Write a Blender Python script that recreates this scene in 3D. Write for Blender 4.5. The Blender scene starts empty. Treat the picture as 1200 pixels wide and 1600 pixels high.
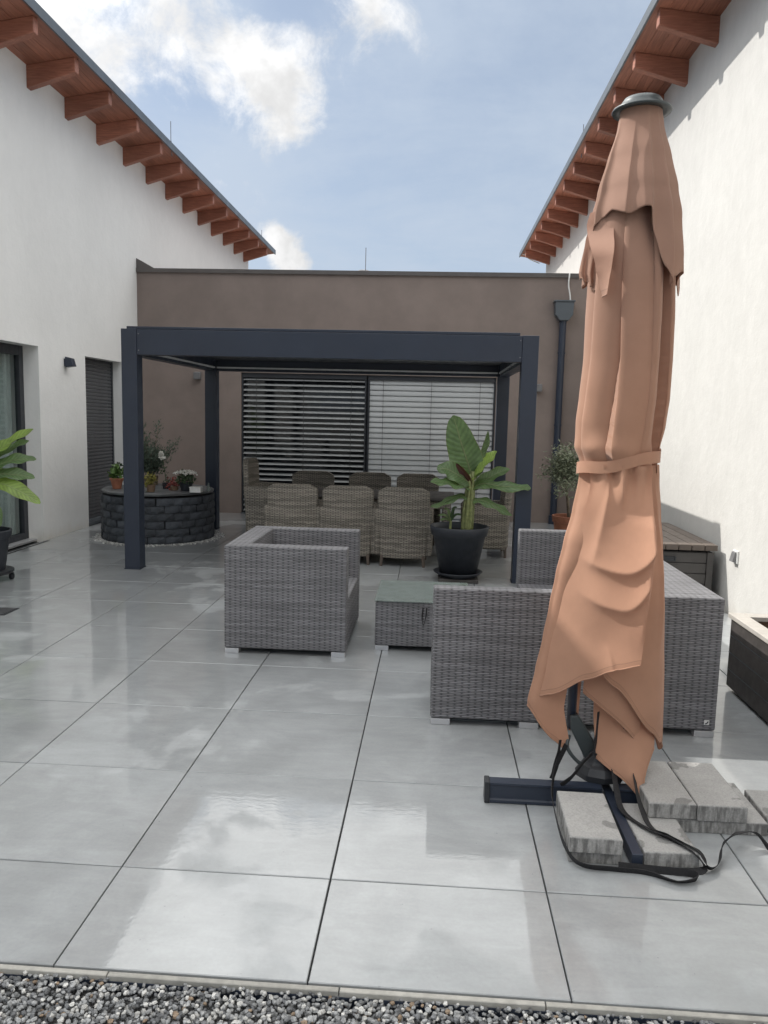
import bpy, math, random
from mathutils import Vector, Matrix, noise
random.seed(7)
S = bpy.context.scene
C = S.collection
PI = math.pi
R = math.radians

# ------------------------------------------------------------------ camera
cam_d = bpy.data.cameras.new('camera'); cam = bpy.data.objects.new('camera', cam_d); C.objects.link(cam)
cam_d.sensor_fit = 'HORIZONTAL'; cam_d.sensor_width = 36.0; cam_d.lens = 36.0*1216.87/1200.0
cam_d.clip_start = 0.05; cam_d.clip_end = 3000
_r = Vector((0.9976571, 0.06417329, 0.02370846)); _u = Vector((-0.03149605, 0.1232019, 0.99188169)); _f = Vector((-0.06073139, 0.99030454, -0.12493446))
m = Matrix((( _r.x, _u.x, -_f.x, 0.33341577), (_r.y, _u.y, -_f.y, -1.90436696), (_r.z, _u.z, -_f.z, 1.73126865), (0, 0, 0, 1)))
cam.matrix_world = m
S.camera = cam
S.render.resolution_x = 768; S.render.resolution_y = 1024

# ------------------------------------------------------------------ light
TO_SUN = Vector((-1.0, 0.36, 1.045)).normalized()
SUN_EL = math.asin(TO_SUN.z); SUN_AZ = math.atan2(TO_SUN.x, TO_SUN.y)
S.view_settings.view_transform = 'Standard'; S.view_settings.look = 'None'
S.view_settings.gamma = 1.0; S.view_settings.use_curve_mapping = False
S.view_settings.exposure = 0.08
SKY_STRENGTH = 0.12
SUN_STRENGTH = 4.2

world = bpy.data.worlds.new('World'); S.world = world; world.use_nodes = True
nt = world.node_tree
for n in list(nt.nodes): nt.nodes.remove(n)

class G:
    """small helper to write node graphs compactly"""
    def __init__(s, nt): s.nt = nt
    def node(s, typ, **kw):
        n = s.nt.nodes.new(typ)
        for k, v in kw.items(): setattr(n, k, v)
        return n
    def put(s, sock, v):
        if v is None: return
        if isinstance(v, bpy.types.NodeSocket): s.nt.links.new(v, sock)
        else:
            if hasattr(sock, 'default_value'):
                if sock.type == 'RGBA' and hasattr(v, '__len__') and len(v) == 3: v = (*v, 1)
                sock.default_value = v
    def m(s, op, a, b=None, c=None, clamp=False):
        n = s.node('ShaderNodeMath', operation=op, use_clamp=clamp)
        for i, v in enumerate((a, b, c)): s.put(n.inputs[i], v)
        return n.outputs[0]
    def vm(s, op, a, b=None, scale=None):
        n = s.node('ShaderNodeVectorMath', operation=op)
        s.put(n.inputs[0], a); s.put(n.inputs[1], b)
        if scale is not None: s.put(n.inputs['Scale'], scale)
        return n.outputs['Value'] if op in ('DOT_PRODUCT', 'LENGTH', 'DISTANCE') else n.outputs[0]
    def noise(s, vec, scale, detail=4, rough=0.55, dist=0.0):
        n = s.node('ShaderNodeTexNoise'); s.put(n.inputs['Vector'], vec)
        n.inputs['Scale'].default_value = scale; n.inputs['Detail'].default_value = detail
        n.inputs['Roughness'].default_value = rough; n.inputs['Distortion'].default_value = dist
        return n.outputs[0]
    def ramp(s, f, a, b, o0=0.0, o1=1.0, smooth=True):
        n = s.node('ShaderNodeMapRange'); n.interpolation_type = 'SMOOTHSTEP' if smooth else 'LINEAR'
        s.put(n.inputs[0], f); s.put(n.inputs[1], a); s.put(n.inputs[2], b); s.put(n.inputs[3], o0); s.put(n.inputs[4], o1)
        return n.outputs[0]
    def mix(s, f, a, b, mode='MIX'):
        n = s.node('ShaderNodeMix', data_type='RGBA', blend_type=mode)
        s.put(n.inputs[0], f); s.put(n.inputs[6], a); s.put(n.inputs[7], b)
        return n.outputs[2]
    def xyz(s, v):
        n = s.node('ShaderNodeSeparateXYZ'); s.put(n.inputs[0], v); return n.outputs
    def comb(s, x, y, z):
        n = s.node('ShaderNodeCombineXYZ')
        for i, v in enumerate((x, y, z)): s.put(n.inputs[i], v)
        return n.outputs[0]
    def bump(s, h, strength, dist, normal=None):
        n = s.node('ShaderNodeBump'); n.inputs['Strength'].default_value = strength; n.inputs['Distance'].default_value = dist
        s.put(n.inputs['Height'], h); s.put(n.inputs['Normal'], normal)
        return n.outputs[0]

# sky with drifting clouds: real directions, brighter towards the sun
g = G(nt)
tc = g.node('ShaderNodeTexCoord'); d = tc.outputs['Generated']
sky = g.node('ShaderNodeTexSky', sky_type='NISHITA'); sky.sun_disc = False
sky.sun_elevation = SUN_EL; sky.sun_rotation = SUN_AZ; sky.altitude = 300; sky.air_density = 1.0; sky.dust_density = 1.6; sky.ozone_density = 1.2
dx, dy, dz = g.xyz(d)
zz = g.m('ADD', g.m('MAXIMUM', dz, 0.0), 0.12)
pl = g.comb(g.m('DIVIDE', dx, zz), g.m('DIVIDE', dy, zz), 0.37)
n1 = g.noise(pl, 1.15, 9, 0.62, 0.35)
n2 = g.noise(d, 14.0, 7, 0.66, 0.25)
wob = g.vm('SCALE', g.vm('SUBTRACT', g.node('ShaderNodeTexNoise').outputs['Color'], (0.5, 0.5, 0.5)), scale=0.0)
wn = g.node('ShaderNodeTexNoise'); g.put(wn.inputs['Vector'], d); wn.inputs['Scale'].default_value = 9; wn.inputs['Detail'].default_value = 5
dw = g.vm('ADD', d, g.vm('SCALE', g.vm('SUBTRACT', wn.outputs['Color'], (0.5, 0.5, 0.5)), scale=0.10))
def blob(v, rad, amp):
    l = g.vm('DISTANCE', dw, Vector(v).normalized())
    return g.m('MULTIPLY', g.ramp(l, rad, 0.0), amp)
def addall(l):
    a = l[0]
    for b in l[1:]: a = g.m('ADD', a, b)
    return a
thick = addall([blob((-0.40, 0.828, 0.41), 0.24, 0.66), blob((-0.30, 0.87, 0.372), 0.12, 0.30), blob((-0.205, 0.908, 0.362), 0.085, 0.60), blob((-0.145, 0.912, 0.385), 0.11, 0.50), blob((-0.24, 0.90, 0.366), 0.10, 0.36),
                blob((-0.083, 0.895, 0.437), 0.085, 0.62), blob((-0.178, 0.966, 0.176), 0.050, 1.15), blob((-0.213, 0.962, 0.192), 0.042, 0.9), blob((-0.152, 0.972, 0.174), 0.036, 0.8), blob((-0.60, 0.66, 0.52), 0.35, 0.40)])
gap = addall([blob((-0.30, 0.89, 0.325), 0.10, 0.42), blob((-0.165, 0.893, 0.43), 0.085, 0.45)])
fb = g.m('ADD', g.m('MULTIPLY', g.m('SUBTRACT', n2, 0.5), 1.7), g.m('MULTIPLY', g.m('SUBTRACT', n1, 0.5), 0.9))
dens = g.m('SUBTRACT', g.m('ADD', fb, thick), gap)
cl = g.ramp(dens, 0.24, 0.86)
thin = g.ramp(g.m('SUBTRACT', g.m('ADD', n1, g.m('MULTIPLY', n2, 0.25)), g.m('MULTIPLY', gap, 0.6)), 0.30, 0.80, 0.50, 0.95)
mu = g.vm('DOT_PRODUCT', d, TO_SUN)
glow = g.m('POWER', g.m('MAXIMUM', mu, 0.0), 5.0)
skyc = g.vm('SCALE', sky.outputs[0], scale=SKY_STRENGTH)
veil = g.vm('SCALE', (0.74, 0.86, 1.03), scale=g.m('ADD', 0.70, g.m('MULTIPLY', glow, 0.45)))
c1 = g.mix(thin, skyc, veil)
shade = g.ramp(g.noise(g.vm('ADD', d, (0.02, 0, 0.03)), 11.0, 5, 0.6), 0.35, 0.65, 0.72, 1.0)
white = g.vm('SCALE', (1.0, 1.0, 1.0), scale=g.m('MULTIPLY', shade, g.m('ADD', 0.92, g.m('MULTIPLY', glow, 1.6))))
c2 = g.mix(cl, c1, white)
deck = g.m('MULTIPLY', g.ramp(g.m('ADD', dz, g.m('MULTIPLY', g.m('SUBTRACT', n2, 0.5), 0.17)), 0.46, 0.49), g.ramp(n1, 0.36, 0.54, 0.35, 1.0))
dcol = g.vm('SCALE', (1.0, 1.0, 0.985), scale=g.m('MULTIPLY', g.ramp(n2, 0.3, 0.7, 0.8, 1.15), g.m('ADD', 1.95, g.m('MULTIPLY', glow, 2.8))))
c2 = g.mix(deck, c2, dcol)
lowfade = g.ramp(dz, -0.02, 0.02)
c3 = g.mix(lowfade, (0.16, 0.16, 0.15), c2)
bg = g.node('ShaderNodeBackground'); g.put(bg.inputs[0], c3); bg.inputs[1].default_value = 1.0
out = g.node('ShaderNodeOutputWorld'); nt.links.new(bg.outputs[0], out.inputs[0])

sl = bpy.data.lights.new('sun', 'SUN'); sl.energy = SUN_STRENGTH; sl.angle = R(0.5); sl.color = (1.0, 0.965, 0.91)
so = bpy.data.objects.new('sun', sl); C.objects.link(so)
so.rotation_euler = TO_SUN.to_track_quat('Z', 'Y').to_euler(); so.location = (-20, 8, 25)

# ------------------------------------------------------------------ mesh helpers
ORG = {}
class MB:
    def __init__(s): s.v = []; s.f = []; s.uv = None
    def quadgrid(s, P, closed_u=False):
        """P[j][i] rows of points"""
        b = len(s.v); nj = len(P); ni = len(P[0])
        for row in P: s.v += [tuple(p) for p in row]
        for j in range(nj-1):
            for i in range(ni if closed_u else ni-1):
                i2 = (i+1) % ni
                s.f.append((b+j*ni+i, b+j*ni+i2, b+(j+1)*ni+i2, b+(j+1)*ni+i))
        return b
    def box(s, x0, y0, z0, x1, y1, z1):
        b = len(s.v)
        s.v += [(x0, y0, z0), (x1, y0, z0), (x1, y1, z0), (x0, y1, z0), (x0, y0, z1), (x1, y0, z1), (x1, y1, z1), (x0, y1, z1)]
        s.f += [tuple(b+k for k in q) for q in ((0, 3, 2, 1), (4, 5, 6, 7), (0, 1, 5, 4), (1, 2, 6, 5), (2, 3, 7, 6), (3, 0, 4, 7))]
        return s
    def slab(s, x0, y0, z0, x1, y1, z1, c):
        """box with chamfered top edges"""
        b = len(s.v)
        for (z, k) in ((z0, 0), (z1-c, 0), (z1, c)):
            s.v += [(x0+k, y0+k, z), (x1-k, y0+k, z), (x1-k, y1-k, z), (x0+k, y1-k, z)]
        s.f.append((b+3, b+2, b+1, b)); s.f.append((b+8, b+9, b+10, b+11))
        for l in (0, 4):
            for k in range(4): s.f.append((b+l+k, b+l+(k+1) % 4, b+l+4+(k+1) % 4, b+l+4+k))
        return s
    def prism(s, poly, axis, a0, a1):
        """poly of 2D points extruded along axis (0: poly is y,z; 1: x,z; 2: x,y)"""
        b = len(s.v); n = len(poly)
        for a in (a0, a1):
            for (p, q) in poly:
                s.v.append(((a, p, q), (p, a, q), (p, q, a))[axis])
        s.f.append(tuple(b+k for k in range(n))[::-1]); s.f.append(tuple(b+n+k for k in range(n)))
        for k in range(n): s.f.append((b+k, b+(k+1) % n, b+n+(k+1) % n, b+n+k))
        return s
    def lathe(s, prof, cx=0, cy=0, n=32, wob=None, cap=True):
        b = len(s.v); m_ = len(prof)
        for (r, z) in prof:
            for k in range(n):
                a = 2*PI*k/n; rr = r*(1+(wob(a, z) if wob else 0))
                s.v.append((cx+rr*math.cos(a), cy+rr*math.sin(a), z))
        for j in range(m_-1):
            for k in range(n): s.f.append((b+j*n+k, b+j*n+(k+1) % n, b+(j+1)*n+(k+1) % n, b+(j+1)*n+k))
        if cap:
            if prof[0][0] > 1e-5: s.f.append(tuple(b+k for k in range(n))[::-1])
            if prof[-1][0] > 1e-5: s.f.append(tuple(b+(m_-1)*n+k for k in range(n)))
        return s
    def tube(s, pts, rad, n=8):
        pts = [Vector(p) for p in pts]; b = len(s.v); L = len(pts)
        rads = rad if hasattr(rad, '__len__') else [rad]*L
        up = Vector((0, 0, 1))
        prev = None
        for i, p in enumerate(pts):
            t = (pts[min(i+1, L-1)]-pts[max(i-1, 0)]).normalized()
            if prev is None: a = t.cross(up if abs(t.z) < 0.9 else Vector((0, 1, 0))).normalized()
            else: a = (prev - t*prev.dot(t)).normalized()
            prev = a; c = t.cross(a)
            for k in range(n):
                q = 2*PI*k/n; s.v.append(tuple(p+(a*math.cos(q)+c*math.sin(q))*rads[i]))
        for i in range(L-1):
            for k in range(n): s.f.append((b+i*n+k, b+i*n+(k+1) % n, b+(i+1)*n+(k+1) % n, b+(i+1)*n+k))
        s.f.append(tuple(b+k for k in range(n))[::-1]); s.f.append(tuple(b+(L-1)*n+k for k in range(n)))
        return s
    def ribbon(s, pts, w, t, twist=None):
        """flat strap along a curve; twist in degrees per point (0 = lies flat)"""
        pts = [Vector(p) for p in pts]; b = len(s.v); L = len(pts)
        for i, p in enumerate(pts):
            tg = (pts[min(i+1, L-1)]-pts[max(i-1, 0)]).normalized()
            sd = tg.cross(Vector((0, 0, 1)))
            sd = sd.normalized() if sd.length > 0.05 else Vector((1, 0, 0))
            nn = sd.cross(tg).normalized()
            if twist:
                q = R(twist[i]); sd, nn = sd*math.cos(q)+nn*math.sin(q), nn*math.cos(q)-sd*math.sin(q)
            for (a, c) in ((-1, -1), (1, -1), (1, 1), (-1, 1)): s.v.append(tuple(p+sd*(a*w/2)+nn*(c*t/2)))
        for i in range(L-1):
            for k in range(4): s.f.append((b+i*4+k, b+i*4+(k+1) % 4, b+(i+1)*4+(k+1) % 4, b+(i+1)*4+k))
        s.f.append((b+3, b+2, b+1, b)); s.f.append(tuple(b+(L-1)*4+k for k in range(4)))
        return s
    def mesh(s, name, mat, off=(0, 0, 0), smooth=False, uvs=None):
        me = bpy.data.meshes.new(name)
        o = Vector(off)
        me.from_pydata([tuple(Vector(p)-o) for p in s.v], [], s.f)
        me.update()
        uv = me.uv_layers.new(name='UVMap')
        if uvs:
            for lp in me.loops: uv.data[lp.index].uv = uvs[lp.vertex_index]
        else:
            for p in me.polygons:
                n = p.normal; ax = max(range(3), key=lambda i: abs(n[i]))
                for li in p.loop_indices:
                    q = me.vertices[me.loops[li].vertex_index].co
                    uv.data[li].uv = (q.y, q.z) if ax == 0 else (q.x, q.z) if ax == 1 else (q.x, q.y)
        if smooth:
            for p in me.polygons: p.use_smooth = True
        me.materials.append(mat)
        return me
    def build(s, name, mat, parent=None, smooth=False, bevel=0, uvs=None, local=False, seg=2):
        off = (0, 0, 0) if (local or parent is None) else ORG.get(parent.name, (0, 0, 0))
        me = s.mesh(name, mat, off, smooth, uvs)
        return link(name, me, parent, bevel=bevel, seg=seg, smooth=smooth)

def link(name, me, parent=None, loc=(0, 0, 0), rz=0, bevel=0, seg=2, smooth=False):
    o = bpy.data.objects.new(name, me); C.objects.link(o)
    o.location = loc; o.rotation_euler = (0, 0, rz)
    if parent is not None:
        o.parent = parent; ORG[o.name] = ORG.get(parent.name, (0, 0, 0))
    if bevel:
        b = o.modifiers.new('bevel', 'BEVEL'); b.width = bevel; b.segments = seg; b.limit_method = 'ANGLE'; b.angle_limit = R(40)
        if seg > 1: b.harden_normals = False
    return o
def tag(o, label, cat, group=None):
    o['label'] = label; o['category'] = cat
    if group: o['group'] = group
    return o
def thing(name, loc, label, cat, group=None, rz=0):
    o = bpy.data.objects.new(name, None); C.objects.link(o); o.location = loc; o.rotation_euler = (0, 0, rz)
    o.empty_display_size = 0.1
    ORG[o.name] = tuple(loc)
    return tag(o, label, cat, group)
def struct(o): o['kind'] = 'structure'; return o
def lerp(a, b, t): return a+(b-a)*t
def sm(t): t = max(0, min(1, t)); return t*t*(3-2*t)
def table(tb, x):
    if x <= tb[0][0]: return tb[0][1]
    for (a, b) in zip(tb, tb[1:]):
        if x <= b[0]:
            return lerp(a[1], b[1], sm((x-a[0])/(b[0]-a[0]))*0.5+0.5*(x-a[0])/(b[0]-a[0]))
    return tb[-1][1]
def spline(pts, n):
    """catmull-rom through points"""
    P = [Vector(p) for p in pts]; P = [P[0]*2-P[1]]+P+[P[-1]*2-P[-2]]; out = []
    for i in range(1, len(P)-2):
        for k in range(n):
            t = k/n; a, b, c, e = P[i-1], P[i], P[i+1], P[i+2]
            out.append(0.5*((2*b)+(c-a)*t+(2*a-5*b+4*c-e)*t*t+(3*b-a-3*c+e)*t**3))
    out.append(P[-2]); return out

# ------------------------------------------------------------------ materials
def timber(name, col):
    ma, g, b = newmat(name)
    tc = g.node('ShaderNodeTexCoord'); oi = g.node('ShaderNodeObjectInfo'); rnd = oi.outputs['Random']
    x, y, z = g.xyz(tc.outputs['Object'])
    long_y = 'board' in name
    v = g.comb(g.m('ADD', g.m('MULTIPLY', x, 22.0 if long_y else 2.0), g.m('MULTIPLY', rnd, 57)), g.m('MULTIPLY', y, 1.2 if long_y else 22.0), g.m('MULTIPLY', z, 24.0))
    grain = g.noise(v, 1.6, 6, 0.65, 1.2); broad = g.noise(tc.outputs['Object'], 1.7, 4)
    f = g.m('MULTIPLY', g.ramp(grain, 0.3, 0.72, 0.72, 1.16), g.ramp(broad, 0.3, 0.7, 0.86, 1.1))
    f = g.m('MULTIPLY', f, g.ramp(rnd, 0, 1, 0.84, 1.14, smooth=False))
    g.put(b.inputs['Base Color'], g.vm('SCALE', col, scale=f)); b.inputs['Roughness'].default_value = 0.55
    g.put(b.inputs['Normal'], g.bump(grain, 0.3, 0.003))
    return ma
def newmat(name):
    ma = bpy.data.materials.new(name); ma.use_nodes = True
    nt = ma.node_tree; b = nt.nodes['Principled BSDF']
    return ma, G(nt), b
def simple(name, col, rough=0.5, metal=0.0, var=0.08, nscale=6.0, bump=0.0, bscale=60.0, bdist=0.002, spec=0.5, objvar=0.0):
    ma, g, b = newmat(name)
    tc = g.node('ShaderNodeTexCoord')
    n = g.noise(tc.outputs['Object'], nscale, 5, 0.6)
    f = g.ramp(n, 0.3, 0.7, 1-var, 1+var)
    if objvar:
        oi = g.node('ShaderNodeObjectInfo')
        f = g.m('MULTIPLY', f, g.ramp(oi.outputs['Random'], 0, 1, 1-objvar, 1+objvar, smooth=False))
    g.put(b.inputs['Base Color'], g.vm('SCALE', tuple(col), scale=f))
    rr = g.ramp(g.noise(tc.outputs['Object'], nscale*2.3, 4), 0.3, 0.7, max(0.02, rough-0.07), min(1, rough+0.07))
    g.put(b.inputs['Roughness'], rr)
    b.inputs['Metallic'].default_value = metal; b.inputs['Specular IOR Level'].default_value = spec
    if bump: g.put(b.inputs['Normal'], g.bump(g.noise(tc.outputs['Object'], bscale, 6, 0.65), bump, bdist))
    return ma
M = {}
M['metal'] = simple('anthracite_paint', (0.021, 0.029, 0.048), 0.42, 0.0, 0.06, 3, 0.1, 400, 0.0005)
M['metal2'] = simple('anthracite_louvre', (0.03, 0.034, 0.043), 0.5, 0.0, 0.06, 3)
M['roofmetal'] = simple('roof_edge_sheet', (0.10, 0.115, 0.13), 0.4, 0.4, 0.1, 2)
M['slatd'] = simple('blind_slat_coating', (0.41, 0.425, 0.43), 0.42, 0.1, 0.05, 2)
M['shutter'] = simple('shutter_slat_coating', (0.085, 0.088, 0.095), 0.45, 0.2, 0.06, 2)
M['frame'] = simple('window_frame_coating', (0.03, 0.033, 0.04), 0.45, 0, 0.05)
M['led'] = simple('led_strip_cover', (0.62, 0.64, 0.66), 0.35)
M['rod'] = simple('galvanised_rod', (0.18, 0.18, 0.19), 0.4, 0.6)
M['steelfoot'] = simple('aluminium_foot', (0.55, 0.55, 0.56), 0.4, 0.5)
M['black'] = simple('black_plastic', (0.02, 0.022, 0.026), 0.5, 0, 0.1, 10, 0.15, 200, 0.0005)
M['hubgrey'] = simple('greenish_grey_plastic', (0.040, 0.050, 0.053), 0.38)
M['strap'] = simple('black_webbing', (0.012, 0.012, 0.014), 0.75, 0, 0.2, 60, 0.4, 500, 0.001)
M['pot'] = simple('anthracite_pot_plastic', (0.022, 0.026, 0.034), 0.55, 0, 0.12, 5, 0.15, 120, 0.001)
M['terracotta'] = simple('terracotta', (0.33, 0.13, 0.075), 0.8, 0, 0.15, 14, 0.3, 90, 0.002)
M['soil'] = simple('potting_soil', (0.035, 0.025, 0.018), 0.95, 0, 0.4, 60, 1.0, 120, 0.01)
M['lid'] = simple('slate_lid', (0.10, 0.105, 0.11), 0.55, 0, 0.25, 5, 0.3, 60, 0.002)
M['edging'] = simple('pale_edging_stone', (0.36, 0.35, 0.32), 0.7, 0, 0.15, 20, 0.3, 150, 0.001, objvar=0.1)
M['joint'] = simple('dark_joint_bed', (0.035, 0.036, 0.038), 0.9, 0, 0.3, 30)
M['brown'] = simple('brown_render', (0.232, 0.190, 0.170), 0.9, 0, 0.09, 1.6, 0.45, 200, 0.0015, spec=0.2)
M['cap'] = simple('parapet_sheet', (0.11, 0.10, 0.095), 0.45, 0.3, 0.08)
M['rafter'] = timber('red_brown_glazed_timber', (0.36, 0.145, 0.093))
M['soffit'] = timber('red_brown_soffit_board', (0.37, 0.152, 0.098))
M['white_wood'] = simple('pale_rim_plastic', (0.40, 0.375, 0.34), 0.6, 0, 0.08, 8)
M['planter'] = simple('charcoal_wpc_board', (0.050, 0.044, 0.041), 0.6, 0, 0.2, 9, 0.2, 90, 0.001, objvar=0.12)
M['inner'] = simple('brown_liner', (0.20, 0.13, 0.085), 0.8)
M['storage'] = simple('taupe_resin_board', (0.105, 0.083, 0.068), 0.55, 0, 0.12, 5, 0.15, 70, 0.001, objvar=0.06)
M['storage_d'] = simple('dark_resin_board', (0.060, 0.055, 0.052), 0.55, 0, 0.12, 5, 0.15, 70, 0.001, objvar=0.06)
M['white_plastic'] = simple('white_plastic', (0.72, 0.72, 0.70), 0.4)
M['grey_plastic'] = simple('grey_plastic', (0.16, 0.16, 0.165), 0.4)
M['bark'] = simple('olive_bark', (0.16, 0.125, 0.09), 0.9, 0, 0.3, 20, 0.6, 60, 0.004)
M['curtain'] = simple('grey_curtain', (0.42, 0.44, 0.435), 0.9)
M['room'] = simple('dim_room', (0.35, 0.35, 0.34), 0.9)
M['ground'] = simple('earth', (0.10, 0.095, 0.085), 0.95, 0, 0.25, 0.6, 0.5, 20, 0.02)
M['tableglass'] = None

# plaster
def plaster(name, col, streak):
    ma, g, b = newmat(name)
    tc = g.node('ShaderNodeTexCoord'); o = tc.outputs['Object']
    big = g.noise(o, 0.7, 5, 0.6)
    x, y, z = g.xyz(o)
    st = g.noise(g.comb(g.m('MULTIPLY', x, 2.2), g.m('MULTIPLY', y, 2.2), g.m('MULTIPLY', z, 1.5)), 2.2, 8, 0.68, 0.4)
    f = g.m('MULTIPLY', g.ramp(big, 0.3, 0.7, 0.965, 1.02), g.ramp(st, 0.3, 0.72, 1-streak, 1.0))
    c = g.vm('SCALE', col, scale=f)
    low = g.ramp(g.m('ADD', z, g.m('MULTIPLY', g.noise(o, 5, 5), 0.25)), 0.02, 0.30)
    c = g.mix(low, g.vm('MULTIPLY', c, (0.85, 0.82, 0.76)), c)
    g.put(b.inputs['Base Color'], c); b.inputs['Roughness'].default_value = 0.92; b.inputs['Specular IOR Level'].default_value = 0.2
    h = g.m('ADD', g.m('MULTIPLY', g.noise(o, 8, 7, 0.66), 1.0), g.m('MULTIPLY', g.noise(o, 150, 4, 0.6), 0.15))
    g.put(b.inputs['Normal'], g.bump(h, 0.45, 0.014))
    return ma
M['plaster'] = plaster('white_plaster', (0.82, 0.815, 0.795), 0.035)
M['plaster_r'] = plaster('ivory_plaster', (0.56, 0.55, 0.525), 0.07)

# wet porcelain paving
def tilemat():
    ma, g, b = newmat('wet_grey_paving_tile')
    tc = g.node('ShaderNodeTexCoord'); o = tc.outputs['Object']
    geo = g.node('ShaderNodeNewGeometry'); w = geo.outputs['Position']
    oi = g.node('ShaderNodeObjectInfo'); rnd = oi.outputs['Random']
    sh = g.comb(g.m('MULTIPLY', rnd, 37.0), g.m('MULTIPLY', rnd, 91.0), 0)
    p = g.vm('ADD', o, sh)
    cloud = g.noise(p, 2.6, 8, 0.62, 0.6)
    x, y, z = g.xyz(p)
    brush = g.noise(g.comb(g.m('MULTIPLY', x, 3.0), g.m('MULTIPLY', y, 11.0), 0), 1.5, 6, 0.65, 0.5)
    fine = g.noise(p, 70, 4, 0.6)
    f = g.m('MULTIPLY', g.ramp(cloud, 0.28, 0.75, 0.86, 1.12), g.ramp(brush, 0.3, 0.75, 0.95, 1.07))
    f = g.m('MULTIPLY', f, g.ramp(fine, 0.3, 0.7, 0.97, 1.03))
    f = g.m('MULTIPLY', f, g.ramp(rnd, 0, 1, 0.96, 1.04, smooth=False))
    dark = g.ramp(g.noise(p, 46, 2, 0.5), 0.735, 0.77, 1.0, 0.72)
    wet = g.ramp(g.noise(w, 0.85, 5, 0.6, 0.4), 0.40, 0.47)
    col = g.vm('SCALE', (0.325, 0.340, 0.348), scale=g.m('MULTIPLY', g.m('MULTIPLY', f, dark), g.ramp(wet, 0, 1, 1.05, 0.98)))
    g.put(b.inputs['Base Color'], col)
    g.put(b.inputs['Roughness'], g.ramp(wet, 0, 1, 0.42, 0.30))
    b.inputs['Specular IOR Level'].default_value = 0.45
    g.put(b.inputs['Coat Weight'], g.ramp(wet, 0, 1, 0.35, 1.0))
    b.inputs['Coat IOR'].default_value = 1.48
    g.put(b.inputs['Coat Roughness'], g.ramp(wet, 0, 1, 0.20, 0.010))
    xw, yw, zw = g.xyz(w)
    rp = g.noise(g.comb(g.m('MULTIPLY', xw, 1.0), g.m('MULTIPLY', yw, 1.6), 0), 26, 3, 0.55)
    rp2 = g.noise(w, 1.7, 2, 0.5)
    g.put(b.inputs['Coat Normal'], g.bump(g.m('ADD', g.m('MULTIPLY', rp, 0.10), g.m('MULTIPLY', rp2, 0.45)), 0.22, 0.012))
    g.put(b.inputs['Normal'], g.bump(fine, 0.12, 0.002))
    return ma
M['tile'] = tilemat()

# woven resin wicker (u along the strand, v across, metres)
def weave(name, col, q, P, jit=0.22, gapc=0.16, rough=0.5):
    ma, g, b = newmat(name)
    uvn = g.node('ShaderNodeUVMap'); uvn.uv_map = 'UVMap'
    u, v, _ = g.xyz(uvn.outputs[0])
    tc = g.node('ShaderNodeTexCoord'); o = tc.outputs['Object']
    wv = g.noise(o, 7, 2, 0.5)
    v = g.m('ADD', v, g.m('MULTIPLY', g.m('SUBTRACT', wv, 0.5), q*1.2))
    vr = g.m('DIVIDE', v, q); row = g.m('FLOOR', vr); fr = g.m('SUBTRACT', vr, row)
    prof = g.m('SINE', g.m('MULTIPLY', fr, PI))
    par = g.m('MULTIPLY', g.m('FLOORED_MODULO', row, 2.0), PI)
    s = g.m('SINE', g.m('ADD', g.m('MULTIPLY', u, 2*PI/P), par))
    over = g.m('ADD', 0.5, g.m('MULTIPLY', s, 0.5))
    over = g.m('POWER', over, 0.65)
    h = g.m('MULTIPLY', g.m('POWER', prof, 0.5), g.m('ADD', 0.30, g.m('MULTIPLY', over, 0.70)))
    wn = g.node('ShaderNodeTexWhiteNoise', noise_dimensions='2D')
    cell = g.m('FLOOR', g.m('ADD', g.m('DIVIDE', u, P*6.3), g.m('MULTIPLY', row, 0.37)))
    g.put(wn.inputs[0], g.comb(row, cell, 0))
    strandv = g.ramp(wn.outputs[0], 0, 1, 1-jit, 1+jit, smooth=False)
    streak = g.ramp(g.noise(g.comb(g.m('MULTIPLY', u, 18), g.m('MULTIPLY', v, 600), 0), 1.0, 2), 0.3, 0.7, 0.88, 1.12)
    opening = g.ramp(h, 0.16, 0.50, gapc, 1.0)          # dark core between the strands, plus shade of the dips painted in
    f = g.m('MULTIPLY', g.m('MULTIPLY', strandv, streak), opening)
    big = g.ramp(g.noise(o, 3.0, 3), 0.3, 0.7, 0.92, 1.08)
    c = g.vm('SCALE', col, scale=g.m('MULTIPLY', f, big))
    g.put(b.inputs['Base Color'], c); b.inputs['Roughness'].default_value = rough; b.inputs['Specular IOR Level'].default_value = 0.4
    g.put(b.inputs['Normal'], g.bump(h, 0.9, q*0.55))
    return ma
M['wicker'] = weave('grey_resin_wicker', (0.205, 0.203, 0.214), 0.0098, 0.076, 0.22, 0.14)
M['dwicker'] = weave('taupe_fine_wicker', (0.26, 0.236, 0.20), 0.0135, 0.060, 0.34, 0.10, 0.6)

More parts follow.
